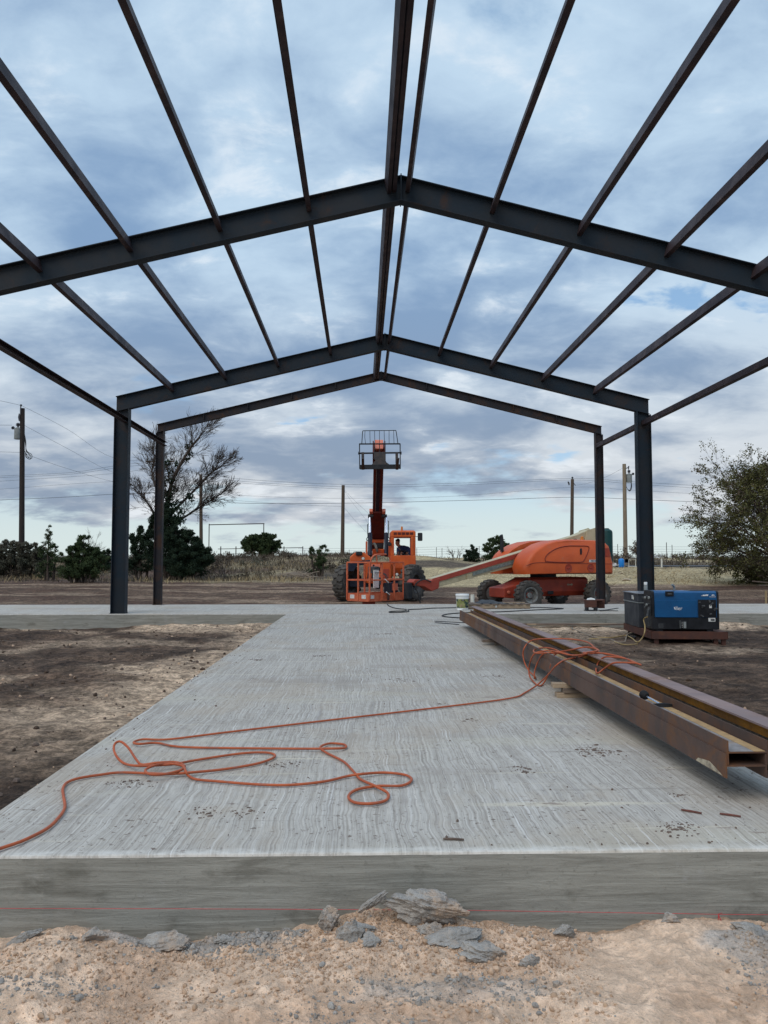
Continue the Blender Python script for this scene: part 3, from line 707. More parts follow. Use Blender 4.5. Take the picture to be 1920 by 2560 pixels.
# ------------------------------------------------------------------ orange hose
def hose():
    A = lambda x, y, z=0.012: atz(x/1.728, 1540+y/1.728, z)
    B = lambda x, y, z=0.012: atz(x*1.15732, y*1.15732, z)
    C = lambda x, y, z: atz(1280+x/4.608, 1570+y/4.608, z)
    p = [A(-60, 1030), A(0, 1005), A(100, 970), A(200, 920), A(250, 875), A(280, 828), A(275, 780), A(272, 745), A(292, 718), A(345, 700), A(440, 685), A(520, 676), A(640, 680), A(720, 682), A(800, 678, .02), A(960, 663), A(1100, 640), A(1170, 618), A(1188, 602), A(1160, 591), A(1090, 590), A(1000, 599), A(850, 622), A(740, 641, .025),
         A(600, 647, .03), A(540, 638), A(508, 612, .03), A(492, 577, .05), A(498, 550, .07), A(522, 543, .08), A(555, 570, .06), A(590, 622, .03), A(615, 642, .02), A(680, 634, .03), A(760, 632, .02), A(797, 648, .02), A(775, 668, .03), A(700, 684, .03), A(645, 682, .035), A(628, 666, .03), A(660, 648, .04), A(720, 638, .03), A(785, 646, .03), A(803, 672, .03), A(815, 690), A(850, 706), A(950, 715), A(1100, 727), A(1250, 730), A(1400, 715), A(1500, 692), A(1560, 683, .02)]
    p += [B(830, 1669), B(875, 1674), B(889, 1685), B(868, 1697), B(815, 1698), B(770, 1706), B(753, 1720), B(765, 1733), B(800, 1736), B(833, 1729), B(838, 1714), B(815, 1700, .02), B(780, 1684), B(765, 1668), B(742, 1645), B(705, 1626), B(692, 1614, .02), B(712, 1606), B(742, 1608), B(746, 1615), B(715, 1617, .02), B(600, 1617), B(400, 1614), B(340, 1605), B(300, 1607, .02), B(289, 1603), B(310, 1597), B(365, 1597), B(480, 1583), B(700, 1557), B(1000, 1522)]
    p += [C(0, 805, .012), C(150, 745, .012), C(290, 655, .03), C(410, 545, .13), C(510, 430, .25), C(620, 365, .28), C(760, 340, .27), C(880, 302, .33), C(945, 285, .35), C(1000, 262, .35), C(950, 225, .36), C(870, 165, .36), C(700, 130, .36), C(500, 124, .36), C(300, 128, .33), C(200, 158, .29), C(142, 230, .24), C(127, 310, .17), C(150, 410, .09), C(200, 500, .03), C(255, 548, .014), C(272, 575, .014), C(258, 572, .03), C(266, 480, .10), C(312, 360, .20), C(370, 295, .26), C(480, 290, .28), C(560, 288, .28), C(500, 250, .29), C(400, 228, .29), C(290, 237, .26), C(247, 264, .26), C(280, 288, .27), C(400, 287, .28), C(560, 272, .29), C(700, 248, .33), C(800, 226, .36), C(900, 224, .36), C(985, 252, .36), C(930, 274, .37), C(820, 285, .33), C(860, 295, .35), C(700, 318, .29), C(590, 285, .28), C(490, 310, .26), C(450, 420, .20), C(410, 550, .07), C(360, 640, .015), C(320, 664, .012), C(262, 632, .012), C(205, 560, .03), C(195, 470, .09), C(215, 375, .18), C(270, 290, .26), C(420, 262, .29), C(560, 285, .30), C(660, 310, .29), C(800, 312, .31), C(1000, 288, .36), C(1200, 320, .355), C(1330, 362, .355), C(1480, 424, .35), C(1420, 404, .36), C(1250, 398, .36), C(1150, 410, .35), C(1050, 478, .28), C(990, 520, .26), C(968, 490, .25), C(985, 420, .28), C(1040, 348, .34), C(1120, 330, .36), C(1300, 350, .36), C(1405, 398, .35)]
    mb = MB(); mb.tube(smoothpath(p, 7), 0.0068, 8)
    tag(mb.build('air_hose', M_['hose_orange'], smooth=60), 'long orange air hose looped over the slab and the beams', 'hose')
hose()

# ------------------------------------------------------------------ welder, tool box, skid
def rounded_rect(hx, hy, r, n=4):
    out = []
    for cx, cy, a0 in ((hx-r, hy-r, 0), (-hx+r, hy-r, 90), (-hx+r, -hy+r, 180), (hx-r, -hy+r, 270)):
        for i in range(n+1):
            a = R(a0+90*i/n); out.append((cx+r*math.cos(a), cy+r*math.sin(a)))
    return out
def text_mesh(body, size, M, mat, parent, name='lettering', extrude=0.001, shear=0.0, bold=0.0):
    cu = bpy.data.curves.new(name, 'FONT'); cu.body = body; cu.size = size; cu.extrude = extrude; cu.shear = shear; cu.offset = bold; cu.align_x = 'CENTER'; cu.align_y = 'CENTER'
    tmp = bpy.data.objects.new('tmp', cu); COL.objects.link(tmp)
    dg = bpy.context.evaluated_depsgraph_get(); dg.update()
    me = bpy.data.meshes.new_from_object(tmp.evaluated_get(dg)); bpy.data.objects.remove(tmp); bpy.data.curves.remove(cu)
    me.transform(M); off = wloc(parent); me.transform(Matrix.Translation(-off)); me.materials.clear(); me.materials.append(mat)
    me.name = name
    o = bpy.data.objects.new(name, me); COL.objects.link(o); o.parent = parent; return o
FRONT = Matrix.Rotation(R(90), 4, 'X')     # text in the XZ plane, read from -Y
def welding_gear():
    G = -0.29
    c0 = atz(1628, 1602, -0.24)
    ang = R(-5); base = Matrix.Translation((c0.x, c0.y, 0)) @ Matrix.Rotation(ang, 4, 'Z')
    zs = -0.085
    # skid
    sk = thing('steel_skid', base @ Vector((0.62, 0, G)), 'low rusty steel skid carrying the blue welder and dark tool box', 'skid')
    Ws, Ls = 1.28, 2.0
    def chan(a, b): 
        mb = MB(base); mb.extr(chan_prof(0.125, 0.05, 0.008, -1), a, b); mb.build('rail', M_['skid_rust'], sk, smooth=0)
    z = zs-0.0625
    chan((0, 0, z), (Ws, 0, z)); chan((Ws, Ls, z), (0, Ls, z)); chan((0, Ls, z), (0, 0.0, z)); chan((Ws, 0, z), (Ws, Ls, z))
    for y in (0.55, 1.2): chan((0.05, y, z), (Ws-0.05, y, z))
    dk = MB(base); dk.box((Ws/2, Ls/2, zs-0.004), (Ws-0.10, Ls-0.1, 0.006)); dk.build('deck', M_['skid_rust'], sk, smooth=0)
    for x in (Ws-0.19, Ws-0.06, 0.1):
        for y in (0.06, Ls-0.08):
            lg = MB(base); lg.box((x, y, (G-0.02+z-0.06)/2), (0.07, 0.05, z-0.06-G+0.02)); lg.build('foot', M_['skid_rust'], sk, smooth=0)
    # welder
    x0, x1, y0, y1, zb, zt = 0.055, 1.165, 0.07, 0.62, zs+0.035, 0.600
    B = lambda p: base @ Vector(p)
    wd = thing('welder_generator', B(((x0+x1)/2, y0, zs)), 'blue and black engine driven welder generator standing on the rusty skid', 'welder')
    fr = MB(base)
    fr.loft([[(x, y, z) for x, y in ((x0, y0), (x1, y0), (x1, y1), (x0, y1))] for z in (zb, zb+0.005, zb+0.20)])
    fr.build('lower_case', M_['weld_black'], wd, smooth=0, bevel=0.008)
    for x in (x0+0.12, x1-0.15):
        f = MB(base); f.box((x, y0+0.27, zs+0.0175), (0.10, 0.5, 0.034)); f.build('mounting_foot', M_['weld_black'], wd, smooth=0)
    # upper body: hood with rounded shoulders, swept along x
    zm = zb+0.2005
    hp = [(y0+0.004, zm), (y0+0.002, zt-0.13), (y0+0.012, zt-0.03), (y0+0.045, zt-0.004), (y0+0.09, zt), (y1-0.09, zt), (y1-0.04, zt-0.006), (y1-0.01, zt-0.035), (y1, zt-0.12), (y1, zm)]
    hd = MB(base); hd.loft([[(x, y, z) for y, z in hp] for x in (x0+0.03, x1-0.035)]); hd.build('hood', M_['weld_blue'], wd, smooth=50, bevel=0.004)
    for xa, xb, nm in ((x0-0.012, x0+0.0295, 'front_frame'), (x1-0.0345, x1, 'rear_frame')):
        e = MB(base); e.loft([[(x, y0-0.004+(y-y0)*1.0, z+0.006 if z > zm else zb+0.002) for y, z in hp] for x in (xa, xb)]); e.build(nm, M_['weld_black'], wd, smooth=50, bevel=0.004)
    dr = MB(base); dr.prism([(x0+0.035, zm+0.004), (x0+0.74, zm+0.004), (x0+0.735, zt-0.155), (x0+0.035, zt-0.165)], (0, y0-0.002, 0), (1, 0, 0), (0, 0, 1), (0, -1, 0), 0.010); dr.build('door', M_['weld_blue'], wd, smooth=0, bevel=0.003)
    gr = MB(base); gr.box((x1-0.20, y0-0.001, (zm+zt-0.15)/2+0.005), (0.30, 0.010, zt-0.15-zm)); g = gr.build('engine_opening', M_['weld_black'], wd, smooth=0)
    rnd = random.Random(3)
    for i in range(9):
        q = MB(base); x = x1-0.33+rnd.random()*0.25; zz = zm+0.04+rnd.random()*0.24
        q.cyl((x, y0-0.012, zz), (x+rnd.uniform(-.07, .07), y0-0.010, zz+rnd.uniform(-.06, .06)), 0.010+0.012*rnd.random(), n=8); q.build('engine_piece', M_['panel_grey'], g)
    tg = MB(base); tg.box((x1-0.145, y0-0.010, zm+0.19), (0.042, 0.004, 0.055)); tg.build('tag', M_['decal_white'], g, smooth=0)
    rc = MB(base); rc.box((x0+0.285, y0-0.006, zt-0.045), (0.145, 0.016, 0.085)); r = rc.build('latch_recess', M_['weld_black'], wd, smooth=0, bevel=0.006)
    lt = MB(base); lt.box((x0+0.285, y0-0.017, zt-0.047), (0.07, 0.008, 0.022)); lt.build('latch', M_['panel_grey'], r, smooth=0, bevel=0.003)
    # lower front: outlet panel, sticker, tie down
    ot = MB(base); ot.box((x0+0.51, y0-0.004, zb+0.085), (0.13, 0.008, 0.135)); ot = ot.build('outlet_panel', M_['weld_black'], wd, smooth=0)
    q = MB(base); q.box((x0+0.50+0.03, y0-0.010, zb+0.075), (0.045, 0.006, 0.11)); q.build('outlet_cover', M_['grey_can'], ot, smooth=0, bevel=0.002)
    for k in range(4):
        q = MB(base); q.cyl((x0+0.485, y0-0.007, zb+0.04+k*0.027), (x0+0.485, y0-0.012, zb+0.04+k*0.027), 0.006, n=8); q.build('screw', M_['decal_white'], ot)
    q = MB(base); q.box((x0+0.451, y0-0.007, zb+0.085), (0.006, 0.004, 0.135)); q.build('trim_strip', M_['grey_can'], ot, smooth=0)
    st = MB(base); st.box((x1-0.125, y0-0.003, zb+0.165), (0.115, 0.006, 0.062)); st = st.build('sticker', M_['decal_white'], wd, smooth=0)
    q = MB(base); q.box((x1-0.112, y0-0.007, zb+0.163), (0.065, 0.003, 0.030)); q.build('sticker_print', M_['panel_grey'], st, smooth=0)
    td = MB(base); td.box((x0+0.13, y0-0.004, zb+0.055), (0.085, 0.008, 0.085)); td.build('drain_cover', M_['panel_grey'], wd, smooth=0, bevel=0.004)
    # control panel on the left face
    cp = MB(base); cp.box((x0-0.016, (y0+y1)/2, (zm+zt)/2-0.04), (0.010, y1-y0-0.06, zt-zm-0.14)); cp = cp.build('control_panel', M_['weld_black'], wd, smooth=0, bevel=0.004)
    for i, (yy, zz, rr) in enumerate(((y0+.12, .48, .03), (y0+.25, .49, .03), (y0+.38, .47, .025), (y0+.14, .37, .02), (y0+.28, .35, .028), (y0+.40, .30, .02), (y0+.12, .23, .022))):
        k = MB(base); k.cyl((x0-0.021, yy, zz), (x0-0.045, yy, zz), rr, rr*0.8, 14); k.build('knob', M_['panel_grey'] if i % 2 else M_['grey_can'], cp)
    for i in range(6):
        k = MB(base); k.box((x0-0.016, y0+0.28, zb+0.05+i*0.022), (0.012, 0.42, 0.010)); k.build('louver', M_['panel_grey'], wd, smooth=0)
    gp = MB(base); gp.bar((x0-0.05, y0+0.02, 0.31), (x0-0.10, y0-0.03, 0.17), 0.035, 0.05); gp.build('plug', M_['panel_grey'], wd, smooth=0, bevel=0.006)
    ex = MB(base); ex.tube(smoothpath([(x0+0.455, y0+0.30, zt-0.01), (x0+0.455, y0+0.30, zt+0.045), (x0+0.445, y0+0.29, zt+0.075), (x0+0.41, y0+0.27, zt+0.105)], 4), 0.020, 12); ex.build('exhaust_pipe', M_['grey_can'], wd)
    dw = MB(base); dw.prism([(0, 0), (0.44, 0), (0.40, 0.010), (0.05, 0.010)], (x0+0.62, y0+0.10, zt-0.0005), (1, 0, 0), (0, 0, 1), (0, 1, 0), 0.25); dw.build('top_cover', M_['weld_black'], wd, smooth=0)
    T = base @ Matrix.Translation((x0+0.405, y0-0.0135, zm+0.155)) @ FRONT
    text_mesh('ller', 0.088, T @ Matrix.Translation((0.030, 0, 0)), M_['letter_white'], wd)
    ch = MB(base); ch.prism([(0, 0.022), (0.012, 0.022), (0.026, -0.020), (0.018, -0.022), (0.004, -0.004)], (x0+0.352, y0-0.0125, zm+0.158), (1, 0, 0), (0, 0, 1), (0, -1, 0), 0.002); ch.build('worn_letter', M_['letter_white'], wd, smooth=0)
    q = MB(base)
    for k, (x, w, h) in enumerate(((0, .012, .010), (.020, .026, .022), (.046, .024, .024), (.070, .022, .030), (.094, .020, .030))): q.prism([(x, 0), (x+w, 0), (x+w+.006, h), (x+.006, h*0.8)], (x0+0.815, y0-0.001, zt-0.082), (1, 0, 0), (0, 0, 1), (0, -1, 0), 0.003)
    q.build('worn_lettering', M_['letter_white'], wd, smooth=0)
    q = MB(base); q.prism([(0.03, .022), (.07, .024), (.055, .042), (.045, .038)], (x0+0.955, y0-0.001, zt-0.098), (1, 0, 0), (0, 0, 1), (0, -1, 0), 0.003); q.prism([(0.066, .024), (.088, .022), (.075, .040), (.064, .040)], (x0+0.955, y0-0.001, zt-0.098), (1, 0, 0), (0, 0, 1), (0, -1, 0), 0.003); q.box((x0+1.005, y0-0.002, zt-0.097), (0.105, 0.003, 0.006)); q.build('worn_emblem', M_['letter_white'], wd, smooth=0)
    # tool box behind
    bx0, bx1, by0, by1 = 0.0, 1.05, 0.80, 1.92; tzb, tzt = zs+0.005, 0.535
    tb = thing('tool_box', B(((bx0+bx1)/2, by0, zs)), 'large dark steel tool chest on the skid behind the blue welder', 'tool box')
    q = MB(base); q.box(((bx0+bx1)/2, (by0+by1)/2, (tzb+tzt-0.18)/2), (bx1-bx0, by1-by0, tzt-0.18-tzb)); q.build('chest', M_['tool_box'], tb, smooth=0, bevel=0.008)
    q = MB(base); q.box(((bx0+bx1)/2, (by0+by1)/2, tzt-0.09), (bx1-bx0+0.016, by1-by0+0.016, 0.145)); q.build('upper_band', M_['tool_box'], tb, smooth=0, bevel=0.008)
    q = MB(base); q.box(((bx0+bx1)/2, (by0+by1)/2, tzt-0.1715), (bx1-bx0+0.024, by1-by0+0.024, 0.016)); q.build('seam', M_['grey_can'], tb, smooth=0)
    q = MB(base); q.box(((bx0+bx1)/2, (by0+by1)/2, tzt-0.008), (bx1-bx0+0.045, by1-by0+0.045, 0.018)); q.build('lid', M_['box_lid'], tb, smooth=0, bevel=0.005)
    q = MB(base); q.box((bx0-0.013, by0+0.40, tzt-0.085), (0.010, 0.10, 0.07)); lt = q.build('lock_plate', M_['decal_white'], tb, smooth=0, bevel=0.003)
    q = MB(base); q.box((bx0-0.020, by0+0.30, tzt-0.10), (0.012, 0.035, 0.055)); q.build('lock', M_['pvc_white'], lt, smooth=0, bevel=0.004)
    q = MB(base); q.box((bx0+0.16, by0-0.013, tzt-0.085), (0.22, 0.012, 0.055)); q.build('handle_recess', M_['panel_grey'], tb, smooth=0, bevel=0.003)
    # spray can standing on the lid
    p = B((0.18, 1.00, tzt+0.001)); can = thing('spray_can', p, 'white and grey spray can standing on the tool chest lid', 'can')
    q = MB(); q.lathe([(0.028, 0), (0.033, 0.004), (0.033, 0.13), (0.026, 0.145)], p, n=16); q.build('can_body', M_['grey_can'], can)
    q = MB(); q.lathe([(0.030, 0.1455), (0.030, 0.19), (0.026, 0.196), (0, 0.196)], p, n=16); q.build('cap', M_['bucket_white'], can)
    # welding leads
    def lead(name, pts, r, mat, label):
        mb = MB(); mb.tube(smoothpath(pts, 6), r, 7); tag(mb.build(name, mat, smooth=60), label, 'cable')
    S = lambda x, y, z=-0.265: atz(1520+x/5.53, 1440+y/5.53, z)
    lead('extension_cord', [B((x0-0.10, y0-0.035, 0.165)), S(495, 600, .10), S(510, 690, .0), S(505, 780, -.1), S(470, 860, -.2), S(405, 915), S(330, 860), S(255, 825), S(160, 835), S(60, 850), S(-60, 852), S(-160, 846)], 0.011, M_['cable_yellow'], 'yellow cord hanging from the welder plug down to the dirt')
    lead('extension_cord', [S(408, 940), S(300, 948), S(200, 945), S(110, 915), S(50, 900), S(-40, 890), S(-150, 868), S(-260, 872)], 0.010, M_['cable_yellow'], 'pale yellow cord lying straight on the dirt left of the skid')
    lead('welding_lead', [B((x0-0.05, y0+0.10, 0.23)), S(480, 500, .1), S(470, 620, 0), S(440, 710, -.12), S(350, 770, -.2), S(270, 810), S(245, 880), S(220, 915), S(120, 915), S(40, 880), S(-60, 870), S(-180, 850), S(-320, 800), S(-420, 760), S(-500, 720), S(-420, 640), S(-380, 600), S(-480, 545), S(-600, 490), S(-640, 440), S(-560, 395), S(-460, 390)], 0.014, M_['cable_tan'], 'thick tan welding lead snaking from the welder towards the slab')
    lead('welding_lead', [B((x0-0.05, y0+0.22, 0.24)), S(520, 560, .05), S(480, 680, -.05), S(420, 740, -.15), S(340, 800, -.24), S(270, 830), S(380, 840), S(345, 870)], 0.013, M_['cable_black'], 'black welding lead hanging down from the welder to the dirt')
welding_gear()

# ------------------------------------------------------------------ small things on the slab
def small_things():
    # paint bucket
    p = atz(1156, 1524, 0); p.z = 0
    b = thing('bucket', p, 'white plastic bucket with a green label standing on the slab', 'bucket')
    q = MB(); q.lathe([(0.132, 0.0), (0.136, 0.006), (0.146, 0.26), (0.150, 0.262), (0.151, 0.285), (0.147, 0.287), (0.148, 0.325), (0.0, 0.327)], p, n=36); q.build('pail', M_['bucket_white'], b, smooth=50)
    q = MB(); q.lathe([(0.153, 0.318), (0.158, 0.322), (0.158, 0.352), (0.150, 0.362), (0.12, 0.362), (0.115, 0.356), (0, 0.356)], p, n=36); q.build('lid', M_['bucket_white'], b, smooth=50)
    for z in (0.298, 0.310):
        q = MB(); q.lathe([(0.149, z-0.004), (0.155, z), (0.149, z+0.004)], p, n=36); q.build('rib', M_['bucket_white'], b)
    q = MB(); n = 16; A = []; Bv = []
    for i in range(n+1):
        a = R(-90-78+156*i/n); 
        A.append(q.addv(p+Vector((0.1392*math.cos(a), 0.1392*math.sin(a), 0.045)))); Bv.append(q.addv(p+Vector((0.1478*math.cos(a), 0.1478*math.sin(a), 0.248))))
    for i in range(n): q.face((A[i], A[i+1], Bv[i+1], Bv[i]))
    lb = q.build('label', M_['label_green'], b, smooth=60)
    def sticker(a0, a1, z0, z1, mat, nm):
        q = MB(); A = []; B2 = []
        for i in range(7):
            a = R(a0+(a1-a0)*i/6); r0 = 0.1392+(z0-.045)*.0424+.0012; r1 = 0.1392+(z1-.045)*.0424+.0012
            A.append(q.addv(p+Vector((r0*math.cos(a), r0*math.sin(a), z0)))); B2.append(q.addv(p+Vector((r1*math.cos(a), r1*math.sin(a), z1))))
        for i in range(6): q.face((A[i], A[i+1], B2[i+1], B2[i]))
        q.build(nm, mat, lb, smooth=60)
    sticker(-105, -75, 0.205, 0.238, M_['black_paint'], 'label_badge'); sticker(-98, -82, 0.222, 0.228, M_['letter_white'], 'label_print')
    sticker(-115, -98, 0.075, 0.115, M_['wood_pale'], 'label_picture'); sticker(-60, -30, 0.05, 0.10, M_['navy_black'], 'label_corner')
    # crumpled scrap at its foot
    q = MB(); c = p+Vector((-0.06, -0.16, 0))
    q.loft([[c+Vector((-.08, 0, .0)), c+Vector((0, -.03, .0)), c+Vector((.05, .01, 0))], [c+Vector((-.07, .01, .03)), c+Vector((.0, 0, .018)), c+Vector((.06, .02, .026))], [c+Vector((-.05, .03, .034)), c+Vector((0, .03, .03)), c+Vector((.05, .03, .02))]])
    tag(q.build('paper_scrap', M_['bucket_white'], smooth=0), 'crumpled white paper scrap at the foot of the bucket', 'scrap')
    # short white pipe stub beyond the slab
    p = atz(1181, 1509, -0.05); p.z = hz(p.x, 21.7); p.y = 21.7
    t = atz(1181, 1486.5, 0.0); 
    q = MB(); top = at(1181, 1486.5, 21.7).z; q.lathe([(0.052, p.z-0.05), (0.052, top), (0.046, top), (0.046, top-0.05), (0, top-0.05)], (at(1181, 1500, 21.7).x, 21.7, 0), n=20)
    tag(q.build('pipe_stub', M_['pvc_white'], smooth=50), 'short white plastic pipe stub at the back edge of the slab', 'pipe')
    # pallet with a dark cloth
    a = atz(1169, 1523, 0); b_ = atz(1322, 1521, 0); L = 1.48
    o = Vector((a.x+0.02, a.y+0.05, 0)); Mx = Matrix.Translation(o) @ Matrix.Rotation(R(4), 4, 'Z')
    pl = thing('wood_pallet', o, 'flat weathered wood pallet lying on the slab behind the beams', 'pallet')
    for y in (0.0, 0.42, 0.86):
        q = MB(Mx); q.box((L/2, y, 0.055), (L, 0.045, 0.088)); q.build('stringer', M_['wood_pale'], pl, smooth=0, bevel=0.003)
    for k in range(8):
        q = MB(Mx); q.box((0.05+k*(L-0.1)/7, 0.43, 0.1085), (0.13, 0.98, 0.018)); q.build('deck_board', M_['wood_grey'], pl, smooth=0, bevel=0.002)
    for k in range(3):
        q = MB(Mx); q.box((0.06+k*(L-0.12)/2, 0.43, 0.0055), (0.10, 0.95, 0.011)); q.build('bottom_board', M_['wood_grey'], pl, smooth=0)
    q = MB(Mx); q.box((0.66, -0.0245, 0.06), (0.045, 0.003, 0.05)); q.build('tag', M_['decal_white'], pl, smooth=0)
    # cloth heap on the pallet
    q = MB(Mx); nx, ny = 22, 14; ids = []
    for j in range(ny):
        row = []
        for i in range(nx):
            u, v = i/(nx-1), j/(ny-1); e = min(u, 1-u, v, 1-v)*5; e = min(1, e)
            z = 0.120+0.075*e*(0.35+0.9*float(vnoise(np.array([u*5.]), np.array([v*4.]), 9)[0]))*math.exp(-((u-0.35)/0.42)**2)
            row.append(q.addv((0.28+0.72*u+0.02*math.sin(v*9), 0.10+0.6*v+0.03*math.sin(u*11), z)))
        ids.append(row)
    for j in range(ny-1):
        for i in range(nx-1): q.face((ids[j][i], ids[j][i+1], ids[j+1][i+1], ids[j+1][i]))
    tag(q.build('cloth', M_['cloth_dark'], smooth=60), 'crumpled dark grey cloth thrown over the wood pallet', 'cloth')
    q = MB(Mx); q.box((1.18, 0.35, 0.128), (0.55, 0.10, 0.02), Matrix.Rotation(R(10), 3, 'Z')); tag(q.build('board_offcut', M_['wood_pale'], smooth=0), 'pale board offcut lying on the right end of the pallet', 'board')
    # steel flat bars on the slab
    for k, (xa, ya, xb, yb, lb) in enumerate(((1088, 1553, 1168, 1557, 'longer black flat bar lying on the slab left of the beams'), (1089, 1556.5, 1146, 1561, 'shorter black flat bar beside the longer one on the slab'))):
        A, Bp = atz(xa, ya, 0.006), atz(xb, yb, 0.006); q = MB(); q.bar(A, Bp, 0.05, 0.010); tag(q.build('flat_bar', M_['black_paint'], smooth=0), lb, 'steel bar', 'flat bars on the slab')
    # rusty bracket by the far right column
    p = atz(1480, 1527, 0); p.z = 0
    br = thing('steel_bracket', p, 'rusty brown steel bracket stand in front of the far right column', 'bracket')
    q = MB(); q.box(p+Vector((-0.03, 0.0, 0.155)), (0.24, 0.16, 0.15)); q.build('channel_block', M_['skid_rust'], br, smooth=0, bevel=0.004)
    q = MB(); q.box(p+Vector((0.20, 0.20, 0.15)), (0.26, 0.16, 0.20)); q.build('rear_block', M_['skid_rust'], br, smooth=0, bevel=0.004)
    q = MB(); q.box(p+Vector((0.05, 0.09, 0.238)), (0.44, 0.34, 0.014)); q.build('top_plate', M_['skid_rust'], br, smooth=0)
    q = MB(); q.box(p+Vector((-0.03, 0.0, 0.010)), (0.25, 0.20, 0.018)); q.build('base_bar', M_['black_paint'], br, smooth=0)
    for x in (-0.12, 0.08):
        q = MB(); q.box(p+Vector((x, 0, 0.05)), (0.05, 0.16, 0.062)); q.build('leg', M_['black_paint'], br, smooth=0)
    q = MB(); c = p+Vector((0.0, 0.05, 0.246)); q.loft([[c+Vector((-.10, -.02, 0)), c+Vector((.09, -.02, 0)), c+Vector((.09, .03, 0)), c+Vector((-.10, .03, 0))], [c+Vector((-.09, 0, .028)), c+Vector((-.01, .0, .05)), c+Vector((.08, .01, .026)), c+Vector((-.06, .02, .022))]])
    tag(q.build('rag', M_['bucket_white'], smooth=0), 'white rag lying on top of the rusty bracket', 'rag')
    q = MB(); q.bar(atz(1500, 1527, 0.014), atz(1545, 1520, 0.014), 0.03, 0.012); q.bar(atz(1500, 1526, 0.012), atz(1545, 1527, 0.012), 0.03, 0.012)
    tag(q.build('pry_bar', M_['black_paint'], smooth=0), 'dark bent flat steel lying right of the rusty bracket', 'steel bar')
    # cables on the slab
    def cable(pts, r, label, mat='cable_black'):
        mb = MB(); mb.tube(smoothpath(pts, 6), r, 7); tag(mb.build('cable', M_[mat], smooth=60), label, 'cable')
    Q = lambda x, y, z=0.012: atz(860+x/4.879, 1440+y/4.879, z)
    cable([Q(522, 330, .03), Q(540, 358), Q(600, 385), Q(680, 400), Q(740, 404), Q(762, 415), Q(730, 425), Q(640, 428), Q(570, 432), Q(548, 438), Q(575, 445), Q(680, 443), Q(770, 436), Q(792, 430), Q(780, 415, .02), Q(800, 408), Q(950, 402), Q(1080, 392), Q(1200, 390), Q(1380, 386), Q(1500, 386)], 0.011, 'black cable looping on the slab below the work platform')
    cable([Q(1560, 440), Q(1460, 448), Q(1340, 456), Q(1240, 468), Q(1198, 482), Q(1215, 492), Q(1290, 502), Q(1420, 510)], 0.011, 'black cable loop reaching out from the far end of the beams')
    E_ = lambda x, y, z=0.012: atz(1120+x/4.147, 1480+y/4.147, z)
    cable([E_(840, 158), E_(960, 160), E_(1100, 166), E_(1195, 172), E_(1100, 178), E_(900, 186), E_(780, 192), E_(640, 200), E_(500, 206), E_(390, 205)], 0.011, 'black cable running from the pallet along the cross slab')
    # lumber on the dirt in front of the cross slab
    for k, (xa, ya, xb, yb, w, h, mt, lb) in enumerate((
        (1300, 1546, 1536, 1549, 0.14, 0.04, 'wood_grey', 'brown plank on the dirt nearest the cross slab face'),
        (1303, 1555, 1540, 1559, 0.10, 0.035, 'wood_pale', 'long pale plank on the dirt in front of the brown one'),
        (1262, 1550, 1420, 1552, 0.09, 0.035, 'wood_grey', 'short grey plank behind the loose beams on the dirt'))):
        A = atz(xa, ya, -0.20); Bp = atz(xb, yb, -0.20); q = MB(); A.z = -0.21+k*0.004; Bp.z = -0.21+k*0.004
        A.y = min(A.y, 17.15); Bp.y = min(Bp.y, 17.15)
        q.bar(A, Bp, w, h); tag(q.build('plank', M_[mt], smooth=0, bevel=0.003), lb, 'plank', 'planks on the dirt')
    # rusty nails and sticks on the near slab
    for xa, ya, xb, yb, lb in ((1703, 2024, 1754, 2033, 'left rusty rod of two lying near the slab edge on the right'), (1799, 2034, 1852, 2041, 'right rusty rod of two lying near the slab edge on the right'), (1108, 2097, 1160, 2099, 'dark stick lying near the middle of the slab front edge')):
        q = MB(); A, Bp = atz(xa, ya, 0.006), atz(xb, yb, 0.006); q.tube([A, (A+Bp)/2+Vector((0, .004, 0)), Bp], [.004, .005, .004], 6); tag(q.build('rod', M_['nail_rust'] if xa > 1500 else M_['debris'], smooth=60), lb, 'rod')
    # mason line along the slab face
    q = MB(); pts = [at(x, y, SLAB_F-0.025) for x, y in ((-40, 2271), (450, 2272), (900, 2274), (1180, 2276), (1500, 2281), (1700, 2284), (1800, 2286), (1960, 2287))]
    q.tube(pts, 0.0009, 6)
    k = at(1796, 2285, SLAB_F-0.027)
    for dx, dy, dz in ((-.012, -.005, -.06), (.012, -.01, -.035), (-.004, -.012, -.075), (.018, -.004, -.05), (.006, -.01, .012)):
        q.tube(smoothpath([k, k+Vector((dx*0.4, dy, dz*0.5)), k+Vector((dx, dy*2, dz))], 4), 0.001, 5)
    tag(q.build('string_line', M_['string_red'], smooth=60), 'thin red mason string stretched along the slab front face', 'string')
small_things()

